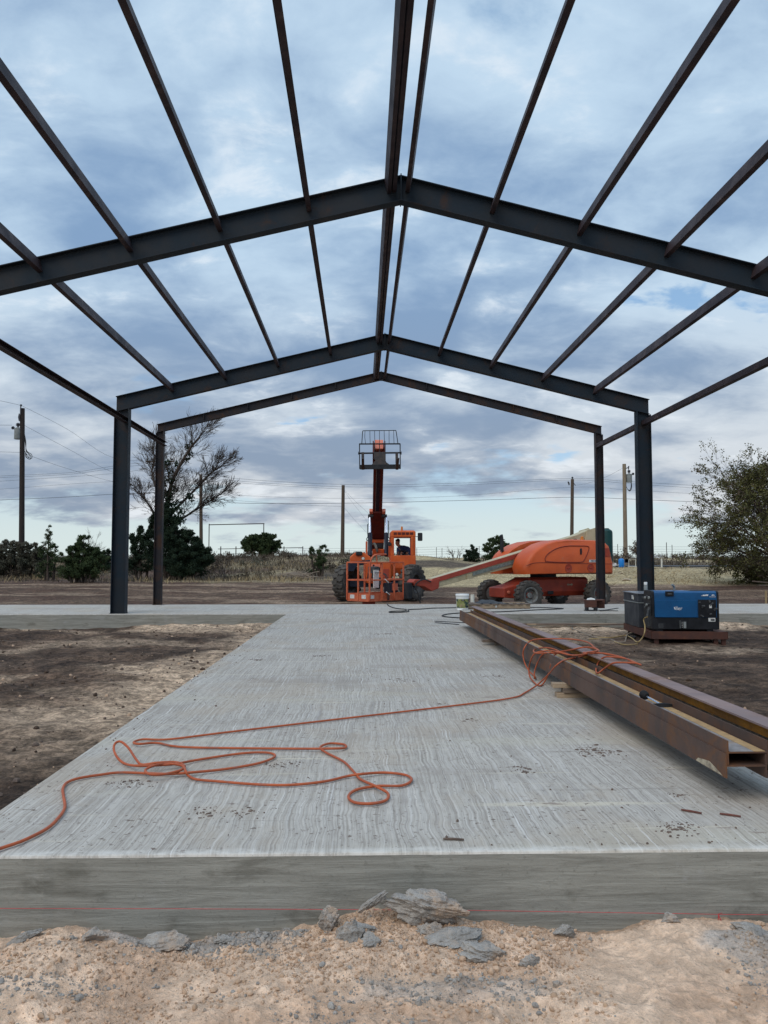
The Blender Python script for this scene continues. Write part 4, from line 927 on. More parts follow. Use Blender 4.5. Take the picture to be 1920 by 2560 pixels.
# ------------------------------------------------------------------ rubble at the foot of the slab
def chunk(name, c, size, seed, mat, label, tilt=(0, 0, 0), sub=3, rough=0.55):
    bm = bmesh.new(); bmesh.ops.create_icosphere(bm, subdivisions=sub, radius=0.5)
    r = random.Random(seed); planes = [Vector((r.gauss(0, 1), r.gauss(0, 1), r.gauss(0, 1))).normalized() for _ in range(9)]
    offs = [r.uniform(0.20, 0.42) for _ in planes]
    E = Matrix.Rotation(tilt[2], 3, 'Z') @ Matrix.Rotation(tilt[1], 3, 'Y') @ Matrix.Rotation(tilt[0], 3, 'X')
    for v in bm.verts:
        p = v.co.copy()
        for n, o in zip(planes, offs):
            dd = p.dot(n)-o
            if dd > 0: p -= n*dd*0.9
        q = np.array([p.x*7+seed]), np.array([p.y*7+p.z*9])
        p *= 1+rough*1.3*(float(fbm(q[0], q[1], 4, seed, 0.6)[0])-0.5)
        v.co = E @ Vector((p.x*size[0], p.y*size[1], p.z*size[2]))
    me = bpy.data.meshes.new(name); bm.to_mesh(me); bm.free()
    me.materials.append(mat); me.polygons.foreach_set('use_smooth', [True]*len(me.polygons)); me.set_sharp_from_angle(angle=R(28))
    o = bpy.data.objects.new(name, me); COL.objects.link(o); o.location = c
    if label: tag(o, label, 'rubble', 'broken concrete pieces at the slab foot')
    return o
def rubble():
    g, s = M_['rubble_grey'], M_['rubble_slab']
    # px, py (centre), Y, size, tilt
    L = [(1065, 2265, 3.02, (.31, .15, .115), 11, (R(20), R(12), 0), g, 'largest pale grey concrete lump leaning on the slab face'),
         (940, 2248, 3.03, (.15, .05, .035), 12, (R(15), R(-38), R(0)), s, 'thin grey flake tilted up left of the largest lump'),
         (1125, 2352, 2.93, (.25, .15, .06), 13, (R(18), R(-8), R(8)), s, 'flat grey slab piece lying below the largest lump'),
         (1215, 2405, 2.85, (.24, .10, .09), 14, (R(25), R(14), 0), g, 'grey lump lowest right of the flat slab piece'),
         (818, 2300, 3.0, (.085, .06, .11), 15, (R(10), R(10), 0), g, 'upright grey lump left of the largest lump'),
         (865, 2378, 2.9, (.12, .08, .11), 16, (R(10), R(-12), 0), s, 'grey lump under the upright one, left of centre'),
         (925, 2395, 2.88, (.08, .06, .07), 17, (0, 0, R(20)), s, 'small grey lump right beside the left of centre lump'),
         (905, 2320, 2.97, (.10, .06, .035), 18, (R(10), R(8), 0), s, 'small flat flake between the upright lump and largest lump'),
         (410, 2330, 3.0, (.20, .10, .055), 19, (R(10), R(-6), 0), g, 'wide grey flake pile on the left beneath the red string'),
         (60, 2362, 2.97, (.16, .07, .07), 20, (R(8), R(-22), 0), s, 'long tilted grey slab piece at the far left'),
         (225, 2352, 2.98, (.13, .07, .06), 21, (R(5), R(-15), 0), g, 'brownish grey lump second from the far left'),
         (1880, 2368, 2.93, (.15, .08, .055), 22, (R(12), R(6), 0), s, 'flat grey piece at the far right edge'),
         (1415, 2325, 3.0, (.10, .06, .06), 23, (0, 0, R(30)), s, 'grey lump right of centre in the small rubble patch'),
         (1675, 2312, 3.03, (.10, .05, .055), 24, (R(10), 0, 0), g, 'grey lump left of the hanging string ends'),
         (1330, 2465, 2.78, (.09, .06, .07), 25, (R(15), R(10), 0), s, 'lowest grey lump right of centre near the picture bottom'),
         (560, 2300, 3.02, (.09, .05, .035), 26, (R(10), R(-15), 0), s, 'small pale flake leaning against the slab left of centre'),
         (1075, 2340, 2.97, (.10, .07, .05), 27, (R(10), R(5), 0), g, 'dark grey lump wedged under the left end of the flat slab piece')]
    for px, py, Y, sz, sd, tl, mt, lb in L:
        p = at(px, py, Y); ground = hz(p.x, p.y)
        zz = max(ground+sz[2]*0.05, min(p.z, ground+sz[2]*0.30)) if sd not in (11, 12) else max(p.z, ground)
        chunk('concrete_chunk', (p.x, p.y, zz), sz, sd, mt, lb, tl, 5 if sd in (11, 13, 14) else 4)
    # small stones and clods: nobody could count them
    r = random.Random(5); mb = MB()
    def stone(mb, c, s, mi):
        a = [Vector((r.gauss(0, 1), r.gauss(0, 1), r.gauss(0, 1))).normalized() for _ in range(3)]
        M3 = Matrix.Rotation(r.uniform(0, 6.28), 3, 'Z') @ Matrix.Rotation(r.uniform(-.6, .6), 3, 'X')
        sx, sy, sz_ = s*r.uniform(.7, 1.3), s*r.uniform(.6, 1.1), s*r.uniform(.45, .9)
        ring = []
        for z, k in ((-.5, .55), (-.05, 1.0), (.35, .75), (.55, .3)):
            n = 6; ring.append([c+M3 @ Vector((sx*.5*k*r.uniform(.8, 1.2)*math.cos(i*6.283/n), sy*.5*k*r.uniform(.8, 1.2)*math.sin(i*6.283/n), sz_*z)) for i in range(n)])
        mb.loft(ring, mi)
    N = 26000; gx = rng.uniform(-2.1, 1.5, N); gy = 3.12-np.abs(rng.normal(0, 0.36, N)); gk = fbm(gx*2.2, gy*2.2, 3, 45)
    ok = (gy > 2.2) & (gk > 0.40+0.26*rng.random(N)**1.2); gx, gy = gx[ok], gy[ok]; gz = hgt(gx, gy); gg = fbm(gx*2.4+5, gy*4.5, 5, 70)
    for x, y, z, g2 in zip(gx, gy, gz, gg):
        s = 0.004+0.011*r.random()**3+(0.014 if r.random() < .03 else 0)
        stone(mb, Vector((x, y, z+s*0.12)), s, 1 if g2 > .56 or r.random() < .08 else (2 if r.random() < .45 else 0))
    tag(mb.build('gravel', [M_['clod'], M_['rubble_grey'], M_['clod_dark']], smooth=40, fix=False), 'loose clods and crumbs of concrete on the sand', 'rubble', kind='stuff')
    # crumbs of dirt on the slab
    mb = MB()
    for i in range(700):
        y = 3.2+ (14.0)*r.random()**2.0; x = r.uniform(-2.0, 2.0)
        k = float(fbm(np.array([x*1.3]), np.array([y*0.9]), 4, 77)[0])
        if k < 0.42+0.2*r.random(): continue
        s = 0.004+0.012*r.random()**3
        stone(mb, Vector((x, y, s*0.2)), s, 0)
    for cx, cy, n in ((1500, 1880, 70), (330, 1955, 40), (700, 1910, 40), (1680, 2070, 60), (500, 2030, 30), (620, 2035, 25), (1310, 1925, 25)):
        c = atz(cx, cy, 0)
        for i in range(n):
            s = 0.003+0.009*r.random()**2; stone(mb, Vector((c.x+r.gauss(0, .06), c.y+r.gauss(0, .05), s*.05)), s, 0)
    # thin tracked-on mud smears
    for cx, cy, sx, sy in ((1500, 1880, .11, .05), (1470, 1872, .07, .02), (330, 1957, .09, .025), (700, 1912, .06, .03), (1690, 2075, .05, .025), (620, 2030, .05, .03), (1180, 1800, .05, .02), (1000, 1700, .12, .03), (800, 1640, .14, .03), (1240, 1690, .10, .04), (1310, 1925, .035, .03), (520, 2035, .03, .03), (640, 1650, .16, .03), (1100, 1760, .04, .02), (1700, 1990, .04, .02), (960, 1585, .2, .03), (830, 1525, .35, .12)):
        c = atz(cx, cy, 0)
        for q_ in range(int(10+230*sx)):
            ex, ey = c.x+r.gauss(0, sx*.62), c.y+r.gauss(0, sy*1.5); rr = .0025+.013*r.random()**2.6*(1.6 if cx == 1500 else 1); n = 7; an = r.uniform(0, 3.14); el = r.uniform(.35, .9)
            ring = [(math.cos(i*6.283/n)*rr*r.uniform(.6, 1.4), math.sin(i*6.283/n)*rr*el*r.uniform(.6, 1.4)) for i in range(n)]
            ring = [(ex+a*math.cos(an)-b*math.sin(an), ey+a*math.sin(an)+b*math.cos(an)) for a, b in ring]; h_ = .0015+rr*.18
            b_ = [mb.addv((x, y, 0.0004)) for x, y in ring]; t_ = [mb.addv((ex+(x-ex)*.75, ey+(y-ey)*.75, h_)) for x, y in ring]
            mb.face(t_)
            for i in range(n): j = (i+1) % n; mb.face((b_[i], b_[j], t_[j], t_[i]))
    # dirt spilled over the slab edges
    for i in range(420):
        sd_ = -1 if r.random() < .6 else 1; y = 3.3+13.8*r.random(); x = sd_*(SW-.02-abs(r.gauss(0, .10))); s = 0.003+0.012*r.random()**3
        stone(mb, Vector((x, y, s*.2)), s, 0)
    tag(mb.build('dirt_crumbs', M_['debris'], smooth=40, fix=False), 'dark crumbs of dirt scattered over the slab', 'dirt', kind='stuff')
    # pebbles on the left dirt
    mb = MB()
    N = 5200; px_ = np.where(rng.random(N) < .68, rng.uniform(-9, -2.15, N), rng.uniform(2.15, 9, N)); py_ = 3.6+13.4*rng.random(N)**1.2
    ok = fbm(px_*1.1, py_*1.1, 4, 78) > 0.34+0.3*rng.random(N); px_, py_ = px_[ok], py_[ok]; pz_ = hgt(px_, py_)
    for x, y, z in zip(px_, py_, pz_):
        s = 0.012+0.045*r.random()**3.5; stone(mb, Vector((x, y, z+s*.1)), s, 2 if r.random() < .62 else (0 if r.random() < .7 else 1))
    tag(mb.build('pebbles', [M_['debris'], M_['clod'], M_['mud_clod']], smooth=40, fix=False), 'clods and pebbles on the bare dirt beside the slab', 'pebbles', kind='stuff')
rubble()

# ------------------------------------------------------------------ wheels and machines
def wheel(parent, c, axis, D, w, rim_r, tyre_mat, rim_mat, lugs, bar=0.5):
    """wheel (hub) > tyre, rim ; axis points to the outer face"""
    c = Vector(c); d, sd, u = basis(axis)
    hub = MB(); hub.lathe([(0.0, w*0.30), (rim_r*0.34, w*0.29), (rim_r*0.38, w*0.20), (rim_r*0.42, w*0.05), (rim_r*0.42, -w*0.2), (0, -w*0.2)], c, d, 20)
    for k in range(8):
        a = k*math.pi/4; o = (sd*math.cos(a)+u*math.sin(a))*rim_r*0.52; hub.cyl(c+o+d*w*0.13, c+o+d*w*0.20, rim_r*0.06, n=6)
    h = hub.build('wheel', rim_mat, parent)
    rm = MB(); rm.lathe([(rim_r*0.40, w*0.10), (rim_r*0.72, w*0.14), (rim_r*0.80, w*0.40), (rim_r*0.97, w*0.47), (rim_r*1.02, w*0.45), (rim_r*0.98, w*0.30), (rim_r*0.98, -w*0.45), (rim_r*0.40, -w*0.45)], c, d, 32, closed=True); rm.build('rim', rim_mat, h)
    R0 = D/2; lug = R0*0.055
    ty = MB(); ra = R0-lug
    ty.lathe([(rim_r*0.97, w*0.42), (rim_r*1.10, w*0.49), ((rim_r+ra)/2, w*0.515), (ra*0.93, w*0.47), (ra*0.985, w*0.38), (ra, w*0.2), (ra, -w*0.2), (ra*0.985, -w*0.38), (ra*0.93, -w*0.47), ((rim_r+ra)/2, -w*0.515), (rim_r*1.10, -w*0.49), (rim_r*0.97, -w*0.42)], c, d, 40, closed=True)
    for k in range(lugs):
        for side in (-1, 1):
            a = 2*math.pi*(k+(0.5 if side > 0 else 0))/lugs
            er = sd*math.cos(a)+u*math.sin(a); et = -sd*math.sin(a)+u*math.cos(a)
            la = w*0.50; th = 2*math.pi*ra/lugs*bar*0.5
            q = []
            for rr, sc in ((ra-0.02*R0, 1.0), (R0, 0.86)):
                ring = []
                for s_, t_ in ((-0.06, -1), (0.62, -1.0), (1.0, -0.15), (1.0, 0.95), (0.55, 0.75), (-0.06, 0.85)):
                    sk = 0.55*th*(1-s_)  # chevron sweep
                    ring.append(c + er*(rr if s_ < 0.9 else rr*0.972) + d*side*la*s_*(0.97 if sc < 1 else 1) + et*(t_*th*sc + sk))
                q.append(ring)
            ty.loft(q)
    ty.build('tyre', tyre_mat, h, smooth=30)
    return h

def telehandler():
    YT = 28.5
    K = lambda x, y, Y=YT: at(830+x/6.9125, 1320+y/6.9125, Y)
    J = lambda x, y, Y: at(900+x/10.369, 1260+y/10.369, Y)
    I = lambda x, y, Y: at(880+x/11.85, 1060+y/11.85, Y)
    X0 = K(795, 600).x; G = hz(X0, YT)
    T = thing('telehandler', (X0, YT+1.6, G), 'orange telehandler facing the camera with its boom raised and fork carriage on top', 'telehandler')
    L = lambda x, y, z: Vector((X0+x, YT+y, z))
    og, of = M_['orange'], M_['orange_faded']
    # chassis
    q = MB(); q.loft([[L(x*s, y, z) for x, z in ((-.42, .38), (.42, .38), (.50, .62), (.50, 1.05), (-.50, 1.05), (-.50, .62))] for y, s in ((-.55, .86), (-.3, 1), (3.9, 1))]); q.build('chassis', og, T, smooth=0, bevel=0.02)
    q = MB(); q.box(L(0, 0, .36), (2.0, .26, .24)); q.cyl(L(0, 0.02, .36), L(0, -.30, .36), .20, .14, 16); q.build('front_axle', M_['navy_black'], T, smooth=30, bevel=.02)
    q = MB(); q.box(L(0, 3.2, .36), (2.0, .26, .24)); q.build('rear_axle', M_['navy_black'], T, smooth=0, bevel=.02)
    q = MB(); q.box(L(.02, -.60, .80), (.80, .08, .62)); fp = q.build('front_plate', og, T, smooth=0, bevel=.015)
    for x, z, w, h, mt in ((-.10, .98, .32, .10, 'salmon'), (-.20, .84, .10, .12, 'orange_faded'), (.02, .86, .10, .10, 'black_paint'), (-.12, .62, .16, .06, 'decal_white'), (.24, .72, .24, .30, 'chassis_red')):
        b = MB(); b.box(L(x, -.655, z), (w, .03, h)); b.build('panel', M_[mt], fp, smooth=0, bevel=.005)
    for x in (-.36, -.22):
        b = MB(); b.bar(L(x, -.66, .55), L(x+.06, -.66, 1.02), .05, .05); b.build('hose_run', M_['black_paint'], fp, smooth=0)
    # wheels, front pair steered
    ax = Vector((math.cos(R(33)), -math.sin(R(33)), 0))
    for x, y, a in ((-1.08, 0, ax), (1.20, 0.05, ax), (-1.10, 3.2, Vector((-1, 0, 0))), (1.15, 3.2, Vector((1, 0, 0)))):
        wheel(T, L(x, y, G+.645), a, 1.30, .42, .36, M_['rubber'], M_['rim_dark'], 17, 0.78)
    # fenders, engine side on the left, lamps
    q = MB(); pr = [(-.30, 1.02), (-.30, 1.28), (-.12, 1.44), (.18, 1.44), (.42, 1.28), (.46, 1.02)]
    q.prism(pr, L(-.68, -.1, 0), (1, 0, 0), (0, 0, 1), (0, 1, 0), 1.5); q.build('engine_hood', og, T, smooth=0, bevel=.03)
    q = MB(); q.prism([(-.42, .78), (-.42, 1.10), (.35, 1.18), (.35, 1.02), (-.1, .98), (-.22, .78)], L(-.62, -.45, 0), (1, 0, 0), (0, 0, 1), (0, 1, 0), .5); q.build('fender', M_['navy_black'], T, smooth=0, bevel=.02)
    q = MB(); q.box(L(-.66, -.12, 1.40), (.22, .10, .14)); q.build('work_lamp', M_['black_paint'], T, smooth=0, bevel=.03)
    for x, z, r in ((.64, .68, .05), (-.52, 1.22, .055)):
        q = MB(); q.lathe([(r*.4, .06), (r*1.1, .04), (r*1.15, -.01), (r, -.02), (0, -.028)], L(x, -.52, z), (0, 1, 0), 16); hl = q.build('headlight', M_['black_paint'], T)
        q = MB(); q.lathe([(0, -.034), (r*.9, -.022), (r*.9, -.018)], L(x, -.52, z), (0, 1, 0), 16); q.build('lens', M_['lamp_glass'], hl)
    # cab: pillars and roof round an open window, panels below
    x0, x1, y0, y1, zb, zw, zt = .455, 1.33, .15, 1.75, .60, 1.335, 2.22
    cab = MB()
    cab.loft([[L(x, y, z) for x, y in ((x0, y0+ys), (x1, y0+ys), (x1, y1), (x0, y1))] for z, ys in ((zb, .10), (zb+.30, 0), (zw, 0))])
    pw = .115
    for x, y in ((x0+pw/2, y0+pw/2), (x1-pw/2-.06, y0+pw/2), (x0+pw/2, y1-pw/2), (x1-pw/2, y1-pw/2)): cab.box(L(x, y, (zw+1.985)/2), (pw, pw, 1.985-zw))
    cab.box(L(x1-.03, y0+pw/2, (zw+1.985)/2), (.055, pw*.8, 1.985-zw))
    cab.loft([[L(x, y, z) for x, y in ((x0+i, y0+i), (x1-i, y0+i), (x1-i, y1-i), (x0+i, y1-i))] for z, i in ((1.985, 0), (2.17, 0), (zt, .05))])
    cb = cab.build('cab', og, T, smooth=0, bevel=.018)
    for k in range(5):
        b = MB(); b.box(L(x0+.155+k*.143, y0-.004, 2.105), (.112, .012, .085)); b.build('roof_louver', M_['red_boom'], cb, smooth=0)
    b = MB(); b.lathe([(.045, 0), (.045, .02), (.038, .025), (.036, .13), (.02, .15), (0, .15)], L(.86, .5, zt), n=14); b.build('beacon', M_['amber'], T)
    b = MB(); b.box(L(1.475, .02, 1.985), (.17, .07, .29)); m = b.build('mirror', M_['black_paint'], T, smooth=0, bevel=.03)
    b = MB(); b.tube([L(1.33, .2, 2.0), L(1.42, .06, 1.99)], .012, 6); b.build('mirror_arm', M_['black_paint'], m)
    b = MB(); b.lathe([(0, -.03), (.06, -.03), (.075, 0), (.06, .04), (0, .05)], L(.405, .1, 1.735), (0, 1, 0), 14); b.build('side_lamp', M_['black_paint'], T)
    # seat and steering wheel
    b = MB(); b.box(L(.95, 1.25, 1.24), (.50, .48, .12)); b.box(L(.95, 1.47, 1.42), (.48, .10, .40)); b.build('seat', M_['seat_black'], T, smooth=0, bevel=.03)
    b = MB(); c = L(.90, .56, 1.42); dd = Vector((0, -.5, .86)).normalized(); _, s_, u_ = basis(dd)
    b.tube([c+(s_*math.cos(a)+u_*math.sin(a))*.19 for a in [i*math.pi/12 for i in range(25)]], .016, 7)
    for k in range(3): b.cyl(c, c+(s_*math.cos(k*2.1)+u_*math.sin(k*2.1))*.18, .012, n=6)
    b.cyl(c, c-dd*.35, .03, n=8); b.build('steering_wheel', M_['black_paint'], T)
    # boom: outer section, inner section, lift cylinders
    s_ang = math.tan(R(35)); zu = lambda Y: 2.05+s_ang*(32.2-Y)
    dirb = Vector((0, -math.cos(R(35)), math.sin(R(35)))); upb = Vector((0, math.sin(R(35)), math.cos(R(35))))
    xb = J(458, 500, 30.5).x
    P = lambda Y, off=0.0: Vector((xb, Y, zu(Y)))+upb*off
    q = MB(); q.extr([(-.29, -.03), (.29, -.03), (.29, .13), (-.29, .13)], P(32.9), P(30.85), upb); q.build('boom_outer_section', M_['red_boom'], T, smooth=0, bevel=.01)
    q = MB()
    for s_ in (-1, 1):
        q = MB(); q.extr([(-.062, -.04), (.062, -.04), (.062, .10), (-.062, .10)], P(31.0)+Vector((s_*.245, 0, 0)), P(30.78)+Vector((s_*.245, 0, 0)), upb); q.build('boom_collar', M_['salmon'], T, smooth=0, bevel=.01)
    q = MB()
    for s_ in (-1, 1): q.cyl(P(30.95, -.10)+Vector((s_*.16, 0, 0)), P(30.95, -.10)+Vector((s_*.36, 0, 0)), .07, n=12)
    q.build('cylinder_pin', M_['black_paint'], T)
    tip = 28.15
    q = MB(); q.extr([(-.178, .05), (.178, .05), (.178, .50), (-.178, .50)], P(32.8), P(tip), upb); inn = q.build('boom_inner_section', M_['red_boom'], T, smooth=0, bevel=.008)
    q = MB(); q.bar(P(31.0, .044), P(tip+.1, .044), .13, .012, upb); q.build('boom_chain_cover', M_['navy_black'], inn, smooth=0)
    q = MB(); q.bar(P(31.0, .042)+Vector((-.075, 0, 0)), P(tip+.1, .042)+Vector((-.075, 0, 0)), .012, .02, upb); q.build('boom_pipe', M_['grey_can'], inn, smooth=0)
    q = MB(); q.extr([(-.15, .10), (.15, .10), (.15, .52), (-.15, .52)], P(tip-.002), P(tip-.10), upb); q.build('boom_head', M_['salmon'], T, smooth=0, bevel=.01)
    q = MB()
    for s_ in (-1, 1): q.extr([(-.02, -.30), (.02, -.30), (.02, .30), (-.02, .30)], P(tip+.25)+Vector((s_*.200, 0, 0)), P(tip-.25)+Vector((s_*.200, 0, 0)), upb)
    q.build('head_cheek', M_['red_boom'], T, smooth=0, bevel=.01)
    for s_, xx in ((-1, 257), (1, 682)):
        top = J(xx, 320, 30.9); bot = J(xx+(2 if s_ < 0 else -2), 1345, 30.05); mid = bot.lerp(top, .56)
        q = MB(); q.cyl(bot, mid, .078, n=16); cy = q.build('lift_cylinder', M_['navy_black'], T)
        q = MB(); q.cyl(mid, top, .040, n=12); q.build('cylinder_rod', M_['chrome'], cy)
        q = MB(); q.tube(smoothpath([J(xx+s_*55, 540, 30.4), J(xx+s_*60, 700, 30.3), J(xx+s_*55, 850, 30.2), J(xx+s_*85, 900, 30.2), J(xx+s_*75, 950, 30.2), J(xx+s_*50, 930, 30.2)], 4), .016, 6); q.build('hydraulic_hose', M_['cable_black'], cy)
        q = MB(); q.tube([J(xx+s_*60, 700, 30.5), J(xx+s_*60, 440+(s_<0)*80, 30.6), J(xx+s_*30, 440+(s_<0)*80, 30.6)], .014, 6); q.build('hydraulic_pipe', M_['cable_black'], cy)
    # frame uprights that carry the boom, and the low hood between them
    q = MB()
    for x in (170, 755):
        q = MB(); q.box(J(x, 1180, 31.4), (.07, 1.5, .60)); q.build('boom_tower', of, T, smooth=0, bevel=.01)
    q = MB(); a = J(320, 1170, 31.6); b = J(620, 1340, 31.6); q.box((a+b)/2, (abs(b.x-a.x), .8, abs(a.z-b.z))); q.box(J(470, 965, 32.3), (.46, .3, .13)); q.build('rear_hood', og, T, smooth=0, bevel=.02)
    q = MB(); q.box(J(510, 1085, 31.5), (.24, .3, .18)); q.build('rear_block', M_['black_paint'], T, smooth=0, bevel=.02)
    q = MB(); q.tube(smoothpath([J(350, 1050, 31.3), J(375, 1035, 31.2), J(400, 1070, 31.1), J(420, 1140, 31.0), J(445, 1215, 31.0), J(425, 1240, 31.0)], 5), [.05]*26, 10); q.build('leg_shape', M_['leg_grey'], T)  # bent tube in place of what reads as a second person's leg
    q = MB(); q.box(J(480, 1320, 31.0), (.13, .02, .05)); q.build('serial_plate', M_['decal_white'], T, smooth=0)
    # fork carriage
    YC = 27.75; cp = M_['black_paint']
    q = MB(); q.bar(I(215, 592, YC), I(1430, 588, YC), .045, .045)
    for x in (222, 1425): q.bar(I(x, 580, YC), I(x+6, 1330, YC), .035, .035)
    q.bar(I(230, 1278, YC), I(1442, 1262, YC), .09, .155)
    for x in (665, 815, 985): q.bar(I(x, 590, YC), I(x, 870, YC), .026, .026)
    ca = q.build('fork_carriage', cp, T, smooth=0, bevel=.006)
    q = MB(); q.cyl(I(185, 868, YC), I(1470, 850, YC), .030, n=12)
    for x in (190, 1458): q.cyl(I(x-8, 862, YC), I(x+8, 862, YC), .058, n=12)
    q.build('fork_shaft', cp, ca)
    q = MB(); q.tube(smoothpath([I(290, 580, YC), I(303, 400, YC), I(316, 225, YC), I(340, 202, YC), I(500, 198, YC), I(820, 195, YC), I(1150, 192, YC), I(1280, 190, YC), I(1305, 215, YC), I(1335, 400, YC), I(1360, 575, YC)], 4), .014, 7); g = q.build('load_backrest', cp, ca)
    for xt, xm, xb2 in ((385, 378, 400), (530, 532, 540), (670, 672, 678), (812, 813, 815), (952, 957, 962), (1098, 1098, 1100), (1235, 1238, 1245)):
        q = MB(); q.tube([I(xt, 200, YC), I(xm, 390, YC), I(xb2, 580, YC)], .009, 5); q.build('backrest_bar', cp, g)
    q = MB(); o_ = I(840, 1205, YC-.03); sc = YC/FPX/11.85
    q.prism([((x-840)*sc, (1205-y)*sc) for x, y in ((570, 1210), (650, 1130), (700, 1080), (640, 1000), (650, 850), (820, 820), (1000, 850), (1000, 1080), (1020, 1130), (1110, 1195), (1105, 1215))], o_, (1, 0, 0), (0, 0, 1), (0, 1, 0), .16)
    q.build('tilt_bracket', M_['mast_dark'], ca, smooth=0, bevel=.01)
    for x in (318, 1325):
        q = MB(); a = I(x, 835, YC-.05); b = I(x+8, 1355, YC-.05); q.bar(a, b, .095, .05, (0, 1, 0))
        tipf = I(x+(40 if x > 800 else 2), 1015, YC-1.15); q.extr([(-.047, -.022), (.047, -.022), (.047, .022), (-.047, .022)], b+Vector((0, .02, .03)), tipf, scale1=.9); q.build('fork', M_['mast_dark'], T, smooth=0, bevel=.006)
    return T, L, K
TELE = telehandler()

def person():
    T, L, K = TELE
    root = L(.95, 1.12, 1.32)
    hd = at(993.5, 1357, 29.35)      # head centre
    pelvis = L(.97, 1.14, 1.38); spine = L(.96, 1.02, 1.56); chest = at(1008, 1377, 29.35); neck = at(999, 1366, 29.36)
    verts, edges, rad = [], [], []
    def V(p, r): verts.append(Vector(p)); rad.append(r); return len(verts)-1
    def ch(i, pts):
        for p, r in pts: j = V(p, r); edges.append((i, j)); i = j
        return i
    p0 = V(pelvis, (.15, .12)); c = ch(p0, [(spine, (.16, .12)), (chest, (.165, .125))])
    n = ch(c, [(neck, (.062, .062)), (hd+Vector((.012, .02, -.075)), (.070, .075)), (hd, (.082, .095)), (hd+Vector((.0, .0, .085)), (.062, .072))])
    sL = chest+Vector((-.17, -.02, .045)); sR = chest+Vector((.19, .0, .035))
    eL = sL+Vector((-.02, -.20, -.20)); eR = sR+Vector((.10, -.16, -.22))
    wc = L(.90, .56, 1.42)
    hL = wc+Vector((-.17, .03, .02)); hR = wc+Vector((.17, .03, .0))
    ch(c, [(sL, (.075, .075)), (eL, (.052, .052)), (hL+Vector((.0, .07, .01)), (.034, .034)), (hL, (.036, .022))])
    ch(c, [(sR, (.075, .075)), (eR, (.052, .052)), (hR+Vector((.0, .07, .01)), (.034, .034)), (hR, (.036, .022))])
    for s in (-1, 1):
        k = pelvis+Vector((s*.12, -.44, .05)); f = k+Vector((s*.02, -.10, -.42))
        ch(p0, [(pelvis+Vector((s*.09, -.03, 0)), (.10, .10)), (k, (.068, .068)), (f, (.045, .045)), (f+Vector((0, -.14, -.03)), (.04, .035))])
    # fingers: short chains rooted in the palms
    for h, s in ((hL, -1), (hR, 1)):
        for i, ln in enumerate((.030, .034, .032, .026)):
            b0 = h+Vector((s*(-.024+.016*i), -.012, .004)); q = V(b0, (.0095, .0095)); ch(q, [(b0+Vector((0, -ln*.8, .010)), (.009, .009)), (b0+Vector((0, -ln*1.2, -.014)), (.008, .008)), (b0+Vector((0, -ln*.6, -.034)), (.007, .007))])
        b0 = h+Vector((-s*.030, .01, .0)); q = V(b0, (.011, .011)); ch(q, [(b0+Vector((-s*.022, -.018, -.006)), (.010, .010)), (b0+Vector((-s*.020, -.034, -.022)), (.0085, .0085))])
    off = root
    me = bpy.data.meshes.new('person'); me.from_pydata([tuple(v-off) for v in verts], edges, [])
    ob = bpy.data.objects.new('person', me); COL.objects.link(ob); ob.location = off
    sk = ob.modifiers.new('skin', 'SKIN'); sk.use_smooth_shade = True
    for i, r in enumerate(rad): me.skin_vertices[0].data[i].radius = r; me.skin_vertices[0].data[i].use_root = (i == 0)
    ss = ob.modifiers.new('sub', 'SUBSURF'); ss.levels = ss.render_levels = 1
    me.materials.append(M_['skin'])
    tag(ob, 'person in a dark blue jacket leaning forward at the wheel in the telehandler cab', 'person')
    fdir = Vector((-.62, -.72, -.30)).normalized(); _, sd, u = basis(fdir)
    # face: nose, eyes, mouth, ears
    q = MB(); q.loft([[hd+fdir*.080+sd*.010+u*.03, hd+fdir*.080-sd*.010+u*.03, hd+fdir*.084-u*.0], [hd+fdir*.104+sd*.016-u*.018, hd+fdir*.104-sd*.016-u*.018, hd+fdir*.118-u*.012]]); q.build('nose', M_['skin'], ob, bevel=.004)
    for s in (-1, 1):
        q = MB(); q.lathe([(0, -.004), (.010, .0), (.008, .005), (0, .007)], hd+fdir*.083+sd*s*.032+u*.012, fdir, 10); q.build('eye', M_['hair_dark'], ob)
        q = MB(); q.lathe([(0, -.010), (.020, -.006), (.026, .004), (.014, .012), (0, .010)], hd+sd*s*.084-fdir*.012, sd*s, 12); q.build('ear', M_['skin'], ob)
    q = MB(); q.bar(hd+fdir*.088-u*.048+sd*.022, hd+fdir*.088-u*.048-sd*.022, .008, .006); q.build('mouth', M_['hair_dark'], ob, smooth=0)
    # hair cap, short
    q = MB(); rows = []
    for i in range(7):
        ph = R(8+i*15); r = []
        for k in range(20):
            a = k*2*math.pi/20; dv = (fdir*math.cos(a)*.094+sd*math.sin(a)*.086)*math.sin(ph)+Vector((0, 0, 1))*.105*math.cos(ph)
            if i >= 4 and math.cos(a) > .35: dv = dv*1.0+Vector((0, 0, .035*(i-3)))
            r.append(hd+Vector((.004, .008, .045))+dv-fdir*.012)
        rows.append(r)
    q.loft(rows, caps=True); q.build('hair', M_['hair_dark'], ob, smooth=60)
    # jacket over torso and arms (skin of its own, a little fuller)
    jm = bpy.data.meshes.new('jacket'); jv, je, jr = [], [], []
    def JV(p, r, prev=None):
        jv.append(Vector(p)-off); jr.append(r)
        if prev is not None: je.append((prev, len(jv)-1))
        return len(jv)-1
    a = JV(pelvis+Vector((0, 0, .0)), (.185, .15)); a = JV(spine, (.19, .15), a); c2 = JV(chest, (.195, .155), a); JV(neck+Vector((.01, .02, -.015)), (.085, .085), c2)
